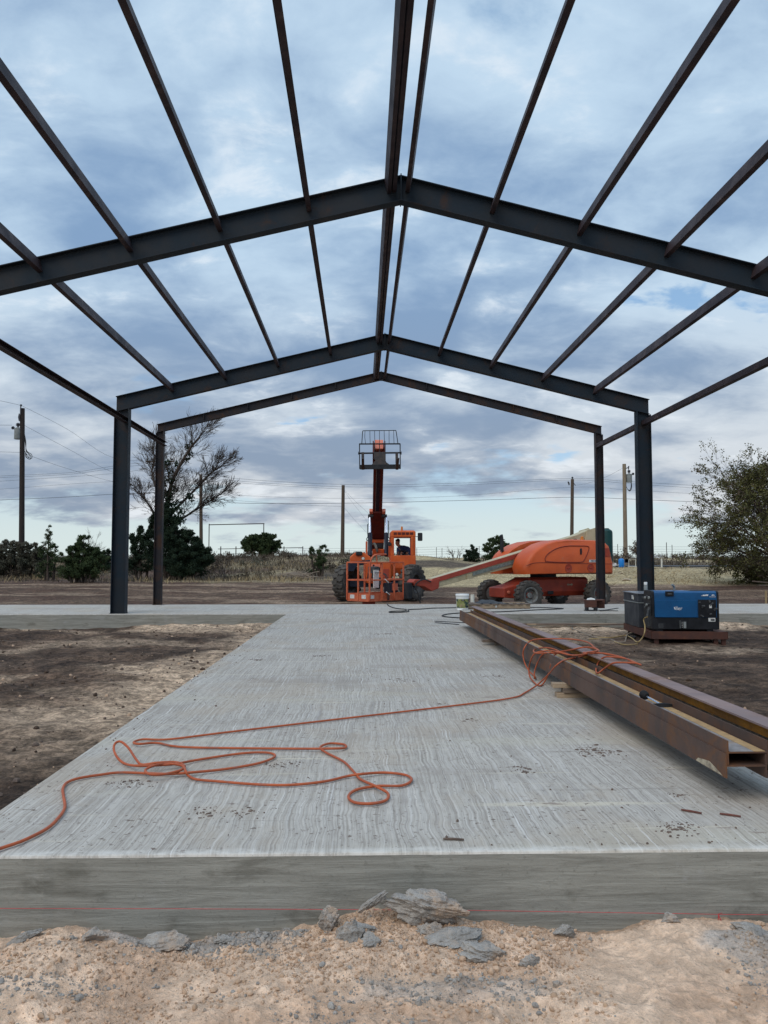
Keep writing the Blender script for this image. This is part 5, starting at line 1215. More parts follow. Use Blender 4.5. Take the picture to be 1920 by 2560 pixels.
    for s_, e_, h_ in ((sL, eL, hL), (sR, eR, hR)):
        b = JV(s_, (.100, .100), c2); b = JV(e_, (.070, .070), b); JV(h_+Vector((0, .085, .012)), (.050, .050), b)
    jm.from_pydata([tuple(v) for v in jv], je, []); jo = bpy.data.objects.new('jacket', jm); COL.objects.link(jo); jo.parent = ob
    m1 = jo.modifiers.new('skin', 'SKIN'); m1.use_smooth_shade = True
    for i, r in enumerate(jr): jm.skin_vertices[0].data[i].radius = r; jm.skin_vertices[0].data[i].use_root = (i == 0)
    m2 = jo.modifiers.new('sub', 'SUBSURF'); m2.levels = m2.render_levels = 1
    jm.materials.append(M_['jacket_blue'])
person()

def boom_lift():
    O = Vector((5.13, 25.24, 0)); G = hz(5.13, 25.0); r = Vector((.904, .427, 0)).normalized(); l = Vector((-r.y, r.x, 0))
    M = Matrix(((r.x, l.x, 0, O.x), (r.y, l.y, 0, O.y), (0, 0, 1, G), (0, 0, 0, 1)))
    W_ = lambda x, y, z: M @ Vector((x, y, z))
    B = thing('boom_lift', (O.x, O.y, G), 'orange boom lift with a lowered cream boom and open work platform behind the slab', 'boom lift')
    cr, ho = M_['chassis_red'], M_['hood_orange']
    # chassis
    q = MB(M); q.loft([[(x, y, z) for y, z in ((-.42, .36), (.42, .36), (.50, .50), (.50, .86), (.40, .93), (-.40, .93), (-.50, .86), (-.50, .50))] for x in (-.80, 1.35)]); ch = q.build('chassis', cr, B, smooth=0, bevel=.015)
    q = MB(M); q.loft([[(x, s*.44, z0), (x, s*.44, z1), (x, -s*.44, z1), (x, -s*.44, z0)] for x, z0, z1, s in ((-1.75, .34, .62, .92), (-1.25, .30, .72, 1.0), (-.80, .38, .90, 1.0))]); q.build('front_axle_beam', cr, ch, smooth=0, bevel=.02)
    for y in (-.47, .47):
        q = MB(M); q.lathe([(0, -.02), (.05, -.02), (.05, .012), (0, .018)], (-1.62, y*.95, .50), (0, 1 if y > 0 else -1, 0), 16); q.build('pin_cap', M_['salmon'], ch)
        q = MB(M); q.box((-1.30, y*1.6, .43), (.20, .55, .18)); q.build('axle_arm', cr, ch, smooth=0, bevel=.02)
        q = MB(M); q.box((1.30, y*1.6, .43), (.20, .55, .18)); q.build('axle_arm', cr, ch, smooth=0, bevel=.02)
    q = MB(M); q.box((-.12, -.502, .47), (.22, .03, .10)); q.build('slot', M_['black_paint'], ch, smooth=0, bevel=.01)
    q = MB(M); q.prism([(-.12, 0), (-.06, .05), (-.06, .02), (.06, .02), (.06, .05), (.12, 0), (.06, -.05), (.06, -.02), (-.06, -.02), (-.06, -.05)], (.62, -.512, .70), (1, 0, 0), (0, 0, 1), (0, -1, 0), .004); q.build('arrow_decal', M_['wood_pale'], ch, smooth=0)
    q = MB(M); text_mesh('BB', .10, M @ Matrix.Translation((-1.02, -.425, .64)) @ FRONT, M_['decal_white'], ch)
    q = MB(M); q.cyl((0, 0, .93), (0, 0, 1.05), .40, n=32); q.build('turntable_bearing', M_['black_paint'], B)
    # wheels
    for x, y, st in ((-1.30, -.975, -6), (1.30, -.975, -4), (-1.30, .975, -6), (1.30, .975, 0)):
        s = -1 if y < 0 else 1
        ax = M.to_3x3() @ (Matrix.Rotation(R(st), 3, 'Z') @ Vector((0, s, 0)))
        wheel(B, W_(x, y, .425), ax, .86, .32, .235, M_['rubber'], M_['rim_grey'], 18, 0.72)
    # turntable deck and hoods
    q = MB(M); q.box((.25, 0, 1.06), (2.7, 1.5, .06)); q.build('turntable', cr, B, smooth=0)
    mp = lambda x, y: (-1.4+(x-665)*.003757, (1.09-(y/4.046-106)*.01198)-G)
    outline = [mp(*p) for p in ((675, 548), (662, 480), (685, 400), (720, 345), (765, 300), (850, 245), (950, 210), (1070, 194), (1200, 192), (1380, 198), (1480, 214), (1525, 255), (1548, 340), (1558, 400), (1570, 440), (1565, 540))]
    cx = sum(p[0] for p in outline)/len(outline); cz = sum(p[1] for p in outline)/len(outline)
    def hood(y_in, y_out):
        s = 1 if y_out > y_in else -1; rings = []
        for y, k in ((y_in, .965), (y_in+s*.05, .99), (y_in+s*.14, 1.0), (y_out-s*.22, 1.0), (y_out-s*.10, .985), (y_out-s*.03, .95), (y_out, .90)):
            rings.append([(cx+(a-cx)*k, y, (cz+(b-cz)*k) if b > cz else cz+(b-cz)*(1-(1-k)*.35)) for a, b in outline])
        q = MB(M); q.loft(rings); return q.build('hood', ho, B, smooth=50)
    hn = hood(-.26, -1.02); hf = hood(.26, 1.02)
    # details on the near hood: door line, vents, handles, number
    def line(pts, rr, mat, nm):
        q = MB(M); q.tube(smoothpath([(mp(*p)[0], -1.0195, mp(*p)[1]) for p in pts], 5), rr, 6); q.build(nm, mat, hn)
    line_m = M_['line_dark']
    line([(850, 420), (848, 385), (880, 340), (960, 290), (1060, 264), (1180, 260), (1275, 262), (1292, 285), (1270, 350), (1240, 405), (1215, 425), (1100, 428), (960, 426), (850, 420)], .016, line_m, 'door_line')
    line([(668, 462), (760, 432), (1000, 436), (1250, 440), (1480, 444), (1562, 442)], .010, line_m, 'body_line')
    def pad(x, y, w, h, mat, nm, d=.014, yy=-1.016):
        a, b = mp(x, y); q = MB(M); q.lathe([(0, -.02), (w, -.02), (w, .004), (w*.8, .010), (0, .010)], (a, yy, b), (0, -1, 0), 20); return q.build(nm, mat, hn)
    for x, y in ((1078, 487), (1308, 484)):
        a, b = mp(x, y); q = MB(M); q.lathe([(.10, -.02), (.125, -.01), (.135, .006), (.125, .012), (.10, .004)], (a, -1.020, b), (0, -1, 0), 24); rg = q.build('latch_ring', M_['chassis_red'], hn)
        q = MB(M); q.bar((a-.045, -1.030, b-.01), (a+.045, -1.030, b+.015), .03, .03); q.build('latch', M_['chassis_red'], rg, smooth=0, bevel=.006)
    a, b = mp(1208, 315); q = MB(M); q.loft([[(a+x*k, -1.008+yy, b+z*k) for x, z in ((-.035, -.09), (.02, -.10), (.040, -.03), (.036, .07), (.0, .10), (-.04, .06))] for yy, k in ((0, 1), (-.022, 1), (-.026, .8))]); q.build('door_handle', M_['black_paint'], hn, smooth=40)
    for x, y, w in ((820, 295, .16), (1115, 200, .15), (1345, 205, .15)):
        a, b = mp(x, y); q = MB(M); yy = -.92 if y > 250 else -.74; q.loft([[(a-w*k, yy-.03*k, b-.035*k), (a+w*k*.9, yy-.03*k, b-.02*k), (a+w*k, yy+.20, b+.03*k), (a-w*k*.8, yy+.20, b+.02*k)] for k in (1.0, .8)]); q.build('vent_bulge', ho, hn, smooth=60, bevel=.02)
    a, b = mp(1445, 330); q = MB(M); q.prism([(-.28, -.12), (-.22, .06), (-.10, .15), (.22, .15), (.30, -.12)], (a, -1.0205, b), (1, 0, 0), (0, 0, 1), (0, -1, 0), .010); q.build('grille_panel', M_['chassis_red'], hn, smooth=0, bevel=.008)
    a, b = mp(1345, 414); q = MB(M); q.box((a, -1.026, b), (.40, .006, .075)); st = q.build('number_sticker', M_['decal_white'], hn, smooth=0)
    text_mesh('NU15492', .066, M @ Matrix.Translation((a, -1.030, b)) @ FRONT, M_['letter_blue'], st, 'number', bold=.002)
    q = MB(M); a, b = mp(1330, 190); q.lathe([(.07, -.01), (.07, .02), (.05, .03), (.045, .09), (.02, .11), (0, .11)], (a, -.55, b), n=14); q.build('beacon', M_['amber'], B)
    q = MB(M); a, b = mp(745, 300); q.tube(smoothpath([(a-.02, .60, b-.05), (a-.02, .60, b+.30), (a-.04, .60, b+.44), (a-.05, .60, b+.47)], 4), .055, 12); q.build('exhaust_pipe', M_['black_paint'], B)
    q = MB(M); q.box((1.72, 0, 1.22), (.5, 1.9, .40)); q.build('counterweight', M_['orange_faded'], B, smooth=0, bevel=.04)
    # boom
    cm = M_['cream']
    def sec(x, zc, hh, w): return [(x, -w/2, zc-hh/2), (x, w/2, zc-hh/2), (x, w/2, zc+hh/2), (x, -w/2, zc+hh/2)]
    xp, zp = 2.0, 2.20; xt, zt_ = -4.05, .78
    zc = lambda x: zt_+(zp-zt_)*(x-xt)/(xp-xt)
    q = MB(M); q.loft([sec(x, zc(x)+dz, h, .30) for x, h, dz in ((xt, .29, 0), (-2.0, .35, 0), (-.6, .43, 0), (1.2, .46, 0), (1.75, .54, .02), (2.05, .48, -.02), (2.16, .20, -.10))]); bm_ = q.build('main_boom', cm, B, smooth=0, bevel=.012)
    def strip(xa, xb, oa, ob, w, mat, nm, th=.012):
        q = MB(M); q.loft([[(x, -.1505-th, zc(x)+o-w/2), (x, -.1505, zc(x)+o-w/2), (x, -.1505, zc(x)+o+w/2), (x, -.1505-th, zc(x)+o+w/2)] for x, o in ((xa, oa), (xb, ob))]); q.build(nm, mat, bm_, smooth=0)
    strip(xt-.02, -.60, .075, .115, .135, M_['boom_stripe'], 'extension_rail', .03)
    strip(xt+1.35, -.60, -.055, -.050, .10, M_['boom_groove'], 'cable_carrier', .022)
    q = MB(M); q.cyl((-.62, -.14, zc(-.62)+.09), (-.62, -.20, zc(-.62)+.09), .075, n=16); q.build('carrier_end', M_['black_paint'], bm_)
    q = MB(M); q.box((xt+1.22, -.165, zc(xt+1.22)-.10), (.16, .03, .13)); q.build('clamp', cm, bm_, smooth=0)
    q = MB(M); q.box((-.50, -.20, zc(-.5)-.40), (.16, .05, .34), Matrix.Rotation(R(10), 3, 'Y')); q.build('boom_rest', ho, B, smooth=0, bevel=.01)
    q = MB(M); q.prism([(-.55, -.95), (.20, -.95), (.30, .18), (.08, .30), (-.30, .20)], (1.9, -.19, zp), (1, 0, 0), (0, 0, 1), (0, 1, 0), .022); q.build('boom_tower', cm, B, smooth=0, bevel=.006); q = MB(M); q.prism([(-.55, -.95), (.20, -.95), (.30, .18), (.08, .30), (-.30, .20)], (1.9, .17, zp), (1, 0, 0), (0, 0, 1), (0, 1, 0), .022); q.build('boom_tower', cm, B, smooth=0, bevel=.006)
    an = math.atan2(zp-zt_, xp-xt)
    text_mesh('JLG', .34, M @ Matrix.Translation((1.02, -.1525, zc(1.02)-.02)) @ Matrix.Rotation(-an, 4, 'Y') @ FRONT, M_['letter_blue'], bm_, 'lettering', bold=.012)
    # jib knuckle at the boom tip
    q = MB(M); q.prism([(.22, .16), (-.10, .09), (-.60, .13), (-.68, .04), (-.60, -.05), (-.30, -.08), (-.05, -.22), (.18, -.14)], (xt, -.19, zt_), (1, 0, 0), (0, 0, 1), (0, 1, 0), .38); jk = q.build('boom_tip', M_['boom_stripe'], B, smooth=0, bevel=.02)
    q = MB(M); q.tube(smoothpath([(xt-.1, -.22, zt_+.05), (xt-.35, -.24, zt_+.12), (xt-.60, -.22, zt_-.02), (xt-.52, -.22, zt_-.30), (xt-.45, -.22, zt_-.55)], 5), .02, 7); q.build('hose', M_['cable_black'], jk)
    q = MB(M); q.box((xt-.74, -.02, zt_-.20), (.15, .26, .46)); q.build('rotator', M_['black_paint'], B, smooth=0, bevel=.02)
    # platform
    Pb = at(924, 1504.5, 22.9); be = R(48); e1 = Vector((math.cos(be), math.sin(be), 0)); e2 = Vector((-math.sin(be), math.cos(be), 0)); L1, L2 = 1.50, .86
    PM = Matrix(((e1.x, e2.x, 0, Pb.x), (e1.y, e2.y, 0, Pb.y), (0, 0, 1, Pb.z), (0, 0, 0, 1)))
    of = M_['orange_faded']; HR = 1.10
    q = MB(PM); q.box((L1/2, L2/2, .015), (L1, L2, .03)); pf = q.build('platform_floor', of, B, smooth=0)
    for c, d in (((L1/2, .012, .13), (L1, .022, .19)), ((.012, L2/2, .13), (.022, L2-.05, .19)), ((L1/2, L2-.012, .13), (L1, .022, .19)), ((L1-.012, L2/2, .13), (.022, L2-.05, .19))):
        q = MB(PM); q.box(c, d); q.build('toe_board', of, pf, smooth=0)
    for x, y in ((.10, .012-.0125), (-.0125+.012, .22), (-.0125+.012, .66)):
        q = MB(PM); q.box((x+(.02 if y < .01 else 0), y, .13) if y < .01 else (-.001, y, .13), (.15, .004, .10) if y < .01 else (.004, .16, .11)); q.build('warning_sticker', M_['decal_white'], pf, smooth=0)
    rr = .020
    posts = [(0, 0), (L1*.36, 0), (L1*.72, 0), (L1, 0), (L1, L2), (L1*.5, L2), (0, L2), (0, L2*.5)]
    for x, y in posts:
        q = MB(PM); q.bar((x, y, .03), (x, y, HR), .042, .042); q.build('rail_post', of, B, smooth=0, bevel=.006)
    for z in (.60, HR):
        for a, b in (((0, 0), (L1, 0)), ((L1, 0), (L1, L2)), ((L1, L2), (0, L2)), ((0, L2), (0, 0))):
            q = MB(PM); q.bar((*a, z), (*b, z), .042, .042); q.build('guard_rail', of, B, smooth=0, bevel=.006)
    q = MB(PM); q.box((L1*.60, L2*.75, .88), (.26, .22, .20)); cbx = q.build('control_console', M_['panel_grey'], B, smooth=0, bevel=.02)
    q = MB(PM); q.box((L1*.58, L2*.60, .62), (.22, .03, .52)); q.build('instruction_panel', M_['decal_white'], B, smooth=0)
    q = MB(PM); q.box((L1*.66, L2*.62, .55), (.20, .05, .22)); q.build('document_box', M_['panel_grey'], B, smooth=0, bevel=.01)
    q = MB(PM); q.box((L1*.93, L2*.45, .28), (.30, .30, .44)); tb = q.build('tool_bin', M_['navy_black'], B, smooth=0, bevel=.01)
    q = MB(PM); q.box((L1*.93, L2*.45-.154, .38), (.26, .008, .20)); q.build('bin_front', M_['salmon'], tb, smooth=0)
    q = MB(PM); q.tube(smoothpath([(L1*.42, L2*.6, HR-.06), (L1*.45, L2*.62, HR+.10), (L1*.60, L2*.66, HR+.22), (L1*.95, L2*.7, HR+.24)], 5), .022, 8); q.tube([(L1*.62, L2*.66, HR+.22), (L1*.66, L2*.66, HR-.05)], .02, 8); q.build('console_guard', of, B)
    for k in range(3):
        q = MB(PM); q.tube(smoothpath([(L1*.55+k*.05, L2*.7, .8), (L1*.5+k*.04, .1, .75), (L1*.48+k*.05, -.02, .4), (L1*.50+k*.03, -.03, .02)], 5), .009, 6); q.build('control_cable', M_['cable_black'], B)
    q = MB(PM); q.cyl((L1*.42, -.03, .62), (L1*.52, -.03, .52), .016, n=8); q.cyl((L1*.46, -.03, .25), (L1*.56, -.03, .17), .016, n=8); q.build('light_tube', M_['bucket_white'], B)
    q = MB(PM); q.box((L1*.30, L2*.5, -.05), (.22, .3, .09)); q.build('platform_support', M_['chassis_red'], B, smooth=0)
boom_lift()

# ------------------------------------------------------------------ vegetation
class Leaves:
    def __init__(s): s.P = []
    def clump(s, c, rad, n, size, aspect=.45, up=0.0, flat=1.0):
        c = np.asarray(c, float)
        p = rng.normal(size=(n, 3)); p /= np.maximum(np.linalg.norm(p, axis=1, keepdims=True), 1e-6)
        p *= (rng.random((n, 1))**0.45); p = p*np.asarray(rad)+c
        d = rng.normal(size=(n, 3)); d[:, 2] = d[:, 2]*flat+up; d /= np.linalg.norm(d, axis=1, keepdims=True)
        e = np.cross(d, rng.normal(size=(n, 3))); e /= np.maximum(np.linalg.norm(e, axis=1, keepdims=True), 1e-6)
        L = size*(0.6+0.8*rng.random((n, 1))); w = L*aspect*.5
        a = p; b = p+d*L*.5+e*w; c2 = p+d*L; f = p+d*L*.5-e*w
        s.P.append(np.stack([a, b, c2, f], 1))
    def build(s, name, mat, parent=None):
        if not s.P: return None
        Q = np.concatenate(s.P, 0); off = np.array(wloc(parent)) if parent else np.zeros(3)
        V = (Q.reshape(-1, 3)-off).astype(np.float32); nf = len(Q)
        me = bpy.data.meshes.new(name); me.vertices.add(len(V)); me.vertices.foreach_set('co', V.ravel())
        me.loops.add(len(V)); me.loops.foreach_set('vertex_index', np.arange(len(V)))
        me.polygons.add(nf); me.polygons.foreach_set('loop_start', np.arange(nf)*4); me.update(calc_edges=True)
        me.materials.append(mat); o = bpy.data.objects.new(name, me); COL.objects.link(o)
        if parent: o.parent = parent
        return o
def limb(mb, p, d, L, r, n=4, droop=0.0, wob=.18, R_=None, r1=.45):
    """one wavering tapering limb; returns its points and end direction"""
    R_ = R_ or random; pts = [Vector(p)]; d = Vector(d).normalized(); rad = [r]
    for i in range(n):
        d = (d+Vector((R_.gauss(0, wob), R_.gauss(0, wob), R_.gauss(0, wob)-droop))).normalized()
        pts.append(pts[-1]+d*(L/n)); rad.append(r*(1-(1-r1)*(i+1)/n))
    mb.tube(pts, rad, 5 if r > .03 else 3, caps=False); return pts, d, rad[-1]
def grow(mb, p, d, L, r, lev, R_, tips, split=3, spread=.55, droop=0, lift=.0, shrink=.72, wob=.16, rmin=.006):
    pts, dd, re = limb(mb, p, d, L, r, 4 if lev > 1 else 3, droop, wob, R_)
    if lev <= 0: tips.append((pts[-1], dd, pts[len(pts)//2])); return
    k = split if lev > 1 else split+1
    for i in range(k):
        t = 1.0 if i == 0 else R_.uniform(.35, 1.0); j = min(len(pts)-2, int(t*(len(pts)-1))); f = t*(len(pts)-1)-j
        q = pts[j].lerp(pts[j+1], min(1, f)); a = Vector((R_.gauss(0, 1), R_.gauss(0, 1), R_.gauss(0, .8))); a = (a-dd*a.dot(dd)).normalized()
        sp = spread*(.5 if i == 0 else 1)*R_.uniform(.6, 1.3)
        nd = (dd+a*sp+Vector((0, 0, lift))).normalized()
        grow(mb, q, nd, L*shrink*R_.uniform(.75, 1.15), max(rmin, re*(.85 if i == 0 else .62)), lev-1, R_, tips, split, spread, droop, lift, shrink, wob, rmin)

def bare_tree():
    Y = 45.0; b = at(392, 1441, Y); b.z = hz(b.x, Y)-.05; R_ = random.Random(21)
    t = thing('bare_tree', b, 'tall leafless tree with dark mistletoe clumps behind the left rear column', 'tree')
    w = MB(); tips = []
    fork = at(398, 1330, Y)
    limb(w, b, fork-b, (fork-b).length*.5, .17, 3, 0, .03, R_, .9); 
    def stem(pix, r0, r1):
        pts = [at(x, y, Y+dy) for x, y, dy in pix]; w.tube(smoothpath(pts, 4), list(np.linspace(r0, r1, (len(pts)-1)*4+1)), 6, caps=False); return pts
    main = stem([(393, 1440, 0), (394, 1380, .1), (405, 1320, .2), (418, 1262, .1), (430, 1205, 0), (452, 1160, -.2), (478, 1118, -.3), (500, 1092, -.4)], .17, .05)
    s2 = stem([(393, 1400, 0), (388, 1340, -.3), (386, 1290, -.5), (372, 1262, -.8), (352, 1236, -1.1)], .12, .035)
    s3 = stem([(408, 1315, .2), (440, 1272, .5), (480, 1232, .9), (520, 1190, 1.2), (548, 1168, 1.4)], .10, .03)
    s4 = stem([(405, 1330, .2), (450, 1300, .9), (500, 1268, 1.2), (545, 1240, 1.6)], .09, .025)
    s5 = stem([(412, 1275, .2), (392, 1225, .6), (380, 1180, .8), (388, 1140, 1.0)], .09, .03)
    for pts, n, ln, lv in ((main, 46, .72, 2), (s2, 24, .50, 2), (s3, 38, .60, 2), (s4, 34, .55, 2), (s5, 28, .66, 2)):
        for i in range(n):
            k = R_.uniform(.35, 1)*(len(pts)-1); j = min(len(pts)-2, int(k)); q = pts[j].lerp(pts[j+1], k-j); d = (pts[j+1]-pts[j]).normalized()
            a = Vector((R_.gauss(.15, .6), R_.gauss(0, .6), R_.gauss(.35, .35)))
            grow(w, q, (d*.9+a).normalized(), ln*R_.uniform(.7, 1.2), .022, lv+1, R_, tips, 3, .48, 0, .06, .80, .10, .0085)
        grow(w, pts[-1], (pts[-1]-pts[-2]).normalized(), ln, .028, lv+2, R_, tips, 3, .42, 0, .05, .80, .10, .0085)
    w.build('trunk', M_['bark_dark'], t, smooth=0, fix=False)
    lv = Leaves()
    for p, d, m in tips:
        if p.z < 3.6 and R_.random() < .35: lv.clump(p, (.12, .12, .12), 4, .09)
    lv.build('twig_leaves', M_['leaf_brown'], t)
    lv = Leaves()
    for x, y, rr, n in ((470, 1118, .16, 60), (480, 1110, .10, 40), (474, 1134, .15, 70), (468, 1150, .12, 40), (415, 1158, .26, 120), (440, 1160, .12, 40), (405, 1210, .28, 120), (436, 1222, .22, 90), (420, 1245, .35, 160), (440, 1260, .30, 120), (470, 1240, .20, 60), (480, 1245, .22, 70), (410, 1200, .25, 90), (452, 1298, .3, 90), (425, 1180, .2, 70), (428, 1200, .2, 80), (412, 1232, .3, 110), (430, 1275, .34, 140), (400, 1265, .3, 110), (450, 1280, .25, 80), (415, 1295, .35, 140)):
        lv.clump(at(x, y, Y-.1), (rr, rr, rr*1.2), n, .15, .5)
    lv.build('mistletoe', M_['leaf_cedar_dark'], t)
bare_tree()

def cedar(px, ytop, ybot, Y, wpx, mat, label, seed, name='cedar_tree', spires=None, dens=1.0, group='cedars along the bank', trunk='bark_dark', leaf=.15, sq=1.0, clump=.9):
    R_ = random.Random(seed); b = at(px, ybot, Y); g = hz(b.x, Y); b.z = g-.03
    top = at(px, ytop, Y).z; h = top-b.z; wr = wpx/FPX*Y/2
    t = thing(name, b, label, 'tree' if 'tree' in name else 'shrub', group); w = MB(); lv = Leaves()
    sp = spires or [(0, 1.0)]
    for sx, sh in sp:
        c0 = b+Vector((sx*wr*.5, R_.uniform(-.2, .2), 0)); tp = b+Vector((sx*wr, R_.uniform(-.3, .3), h*sh))
        w.tube([c0, c0.lerp(tp, .5)+Vector((R_.gauss(0, .05), 0, 0)), tp-Vector((0, 0, .12))], [.06+.01*h, .04, .01], 5, caps=False)
        nb = int(46*dens/len(sp)*max(1, h/2.2))
        for i in range(nb):
            u = R_.random()**.8; z0 = c0.lerp(tp, .06+.94*u); env = wr*(.62 if len(sp) > 1 else 1)*((1-u)**(.62*sq)+.06)*(.55+.55*R_.random())
            a = R_.uniform(0, 6.283); d = Vector((math.cos(a), math.sin(a), R_.uniform(.05, .8)))
            e = z0+d.normalized()*env
            w.tube([z0, z0.lerp(e, .6)+Vector((0, 0, -.03)), e], [.018, .012, .005], 3, caps=False)
            for k in range(3):
                q = z0.lerp(e, .45+.27*k); rr = (.08+.10*R_.random())*(1.1-u*.5)*clump*(.6+.22*h)
                lv.clump(q, (rr, rr, rr*.85), int(34*dens), leaf*(.38+.35*R_.random()), .36, .6)
    w.build('trunk', M_[trunk], t, smooth=0, fix=False); lv.build('crown', M_[mat], t); return t
C_ = cedar
C_(205, 1342, 1441, 40, 118, 'leaf_cedar', 'dense dark cedar bush left of the left column', 31, 'cedar_tree', [(-.7, .62), (-.4, .78), (-.15, .85), (.05, 1.0), (.35, .76), (.6, .70), (.85, .58)], 4.2, leaf=.11, sq=.6)
C_(122, 1314, 1420, 43, 74, 'leaf_cedar', 'wispy upright cedar left of the dense cedar bush', 32, 'cedar_tree', [(0.05, 1.0), (-.5, .6), (.5, .66)], 1.1, leaf=.13, clump=.8)
C_(45, 1352, 1432, 46, 150, 'leaf_greygreen', 'broad olive grey bush under the dark utility pole', 33, 'cedar_tree', [(-.9, .75), (-.65, .85), (-.4, .95), (-.1, .9), (.15, .92), (.4, .95), (.65, .8), (.9, .7)], 4.2, leaf=.13, sq=.5)
C_(265, 1372, 1425, 50, 50, 'leaf_cedar_dark', 'low dark cedar just left of the front left column', 40, 'cedar_tree', [(-.4, .9), (.4, 1)], 1.2)
C_(355, 1310, 1442, 44.5, 90, 'leaf_cedar_dark', 'dark cedar left of the bare tree trunk', 34, 'cedar_tree', [(-.6, .8), (-.1, .95), (.4, 1)], 2.2, leaf=.15)
C_(440, 1262, 1446, 44, 165, 'leaf_cedar_dark', 'big dark cedar growing around the foot of the bare tree', 35, 'cedar_tree', [(-.60, .92), (-.3, 1.0), (0, .80), (.3, .66), (.6, .55), (.9, .40)], 4.2, leaf=.15)
C_(650, 1336, 1396, 66, 96, 'leaf_cedar', 'round dark juniper inside the tall pipe frame', 36, 'juniper_tree', [(-.75, .70), (-.45, .88), (-.1, .95), (.25, 1.0), (.6, .98), (.8, .65)], 3.6, leaf=.22, sq=.6)
C_(796, 1358, 1436, 47, 62, 'leaf_cedar', 'young cedar with several spires left of the telehandler', 37, 'cedar_tree', [(-.55, .88), (.0, .80), (.25, .9), (.62, 1.0)], 1.5, leaf=.12)
C_(1243, 1346, 1412, 58, 82, 'leaf_cedar', 'dark juniper above the cream boom behind the lift', 38, 'juniper_tree', [(-.6, .80), (-.3, .95), (.1, 1.0), (.5, .78), (.85, .6)], 2.4, leaf=.2, sq=.7)
C_(1178, 1364, 1400, 66, 44, 'leaf_cedar_dark', 'small dark juniper on the skyline right of the cab', 39, 'juniper_tree', [(-.5, .7), (.1, 1.0), (.6, .8)], 1.4, leaf=.2)

def twiggy(px, ytop, ybot, Y, wpx, label, seed, lev=3, leafy=0, mat='bark_grey', name='bare_bush', lmat='leaf_brown', group='bare bushes on the skyline', n=7, r=.03):
    R_ = random.Random(seed); b = at(px, ybot, Y); b.z = hz(b.x, Y)-.02; h = at(px, ytop, Y).z-b.z; wr = wpx/FPX*Y/2
    t = thing(name, b, label, 'bush' if 'bush' in name else 'tree', group); w = MB(); tips = []
    for i in range(n):
        a = Vector((R_.uniform(-1, 1)*wr/h*1.0, R_.uniform(-.5, .5), 1)).normalized()
        grow(w, b+Vector((R_.gauss(0, .12), R_.gauss(0, .12), 0)), a, h*.42*R_.uniform(.8, 1.15), r, lev, R_, tips, 3, .42, 0, .04, .62, .12, .007)
    w.build('stems', M_[mat], t, smooth=0, fix=False)
    if leafy:
        lv = Leaves()
        for p, d, m in tips: lv.clump(p, (.14, .14, .12), leafy, .12)
        lv.build('leaves', M_[lmat], t)
for a in ((228, 1322, 1418, 56, 58, 'pale bare round bush left of the front left column', 51, 3, 0), (1140, 1362, 1398, 64, 36, 'bare grey bush left of the small skyline juniper', 52, 3, 0), (1605, 1345, 1404, 58, 90, 'grey leafy bush behind the tall front right column', 53, 3, 5), (886, 1376, 1396, 80, 30, 'small bare bush right of the middle pole', 54, 2, 2), (560, 1378, 1440, 46, 70, 'arching bare bush right of the big dark cedar', 55, 3, 1), (1700, 1372, 1402, 70, 60, 'thin weedy bush on the mound left of the big tree', 56, 2, 4), (1540, 1376, 1400, 70, 40, 'thin weedy bush between the lift and light pole', 57, 2, 3), (715, 1380, 1400, 60, 26, 'small dark weed by the pipe rail end', 58, 2, 3), (1760, 1378, 1402, 74, 44, 'low weedy bush under the left side of the big tree', 59, 2, 4)): twiggy(*a)

def big_tree():
    Y = 36.0; b = at(1962, 1456, Y); b.z = hz(b.x, Y)-.05; R_ = random.Random(77)
    t = thing('mesquite_tree', b, 'large spreading olive leaved tree at the right edge beyond the slab', 'tree')
    w = MB(); tips = []
    fk = b+Vector((.05, 0, 1.0)); limb(w, b, (0.02, 0, 1), 1.1, .24, 3, 0, .04, R_, .85)
    for i in range(30):
        az = R_.uniform(0, 6.283); el = R_.uniform(.15, 1.35)
        if i < 21: az = R_.uniform(2.2, 4.1)
        d = Vector((math.cos(az)*math.cos(el), math.sin(az)*math.cos(el), math.sin(el)))
        grow(w, fk+Vector((R_.gauss(0, .1), R_.gauss(0, .1), R_.uniform(-.3, .5))), d, R_.uniform(.98, 1.36)*(1+.95*max(0, math.sin(el))), .085, 4, R_, tips, 3, .44, .02, .015, .70, .11, .007)
    for i in range(12):     # drooping skirt on the left
        az = R_.uniform(2.5, 3.9); d = Vector((math.cos(az), math.sin(az), R_.uniform(-.02, .35)))
        grow(w, fk+Vector((0, 0, R_.uniform(-.5, .4))), d, R_.uniform(.62, .9), .05, 3, R_, tips, 3, .5, .08, 0, .70, .12, .007)
    w.build('trunk', M_['bark_dark'], t, smooth=0, fix=False)
    lv = Leaves(); lv2 = Leaves()
    for p, d, m in tips:
        k = float(fbm(np.array([p.x*.7+p.y*.5]), np.array([p.z*.8]), 3, 91)[0])
        n = int(7 + 15*max(0, k-.36)*3)
        (lv if R_.random() < .8 else lv2).clump(p, (.17, .17, .14), int(n*.82), .080, .6)
        if R_.random() < .6: lv.clump(m, (.15, .15, .12), n//2+1, .10, .55)
    lv.build('crown', M_['leaf_olive'], t); lv2.build('dry_leaves', M_['leaf_brown'], t)
big_tree()

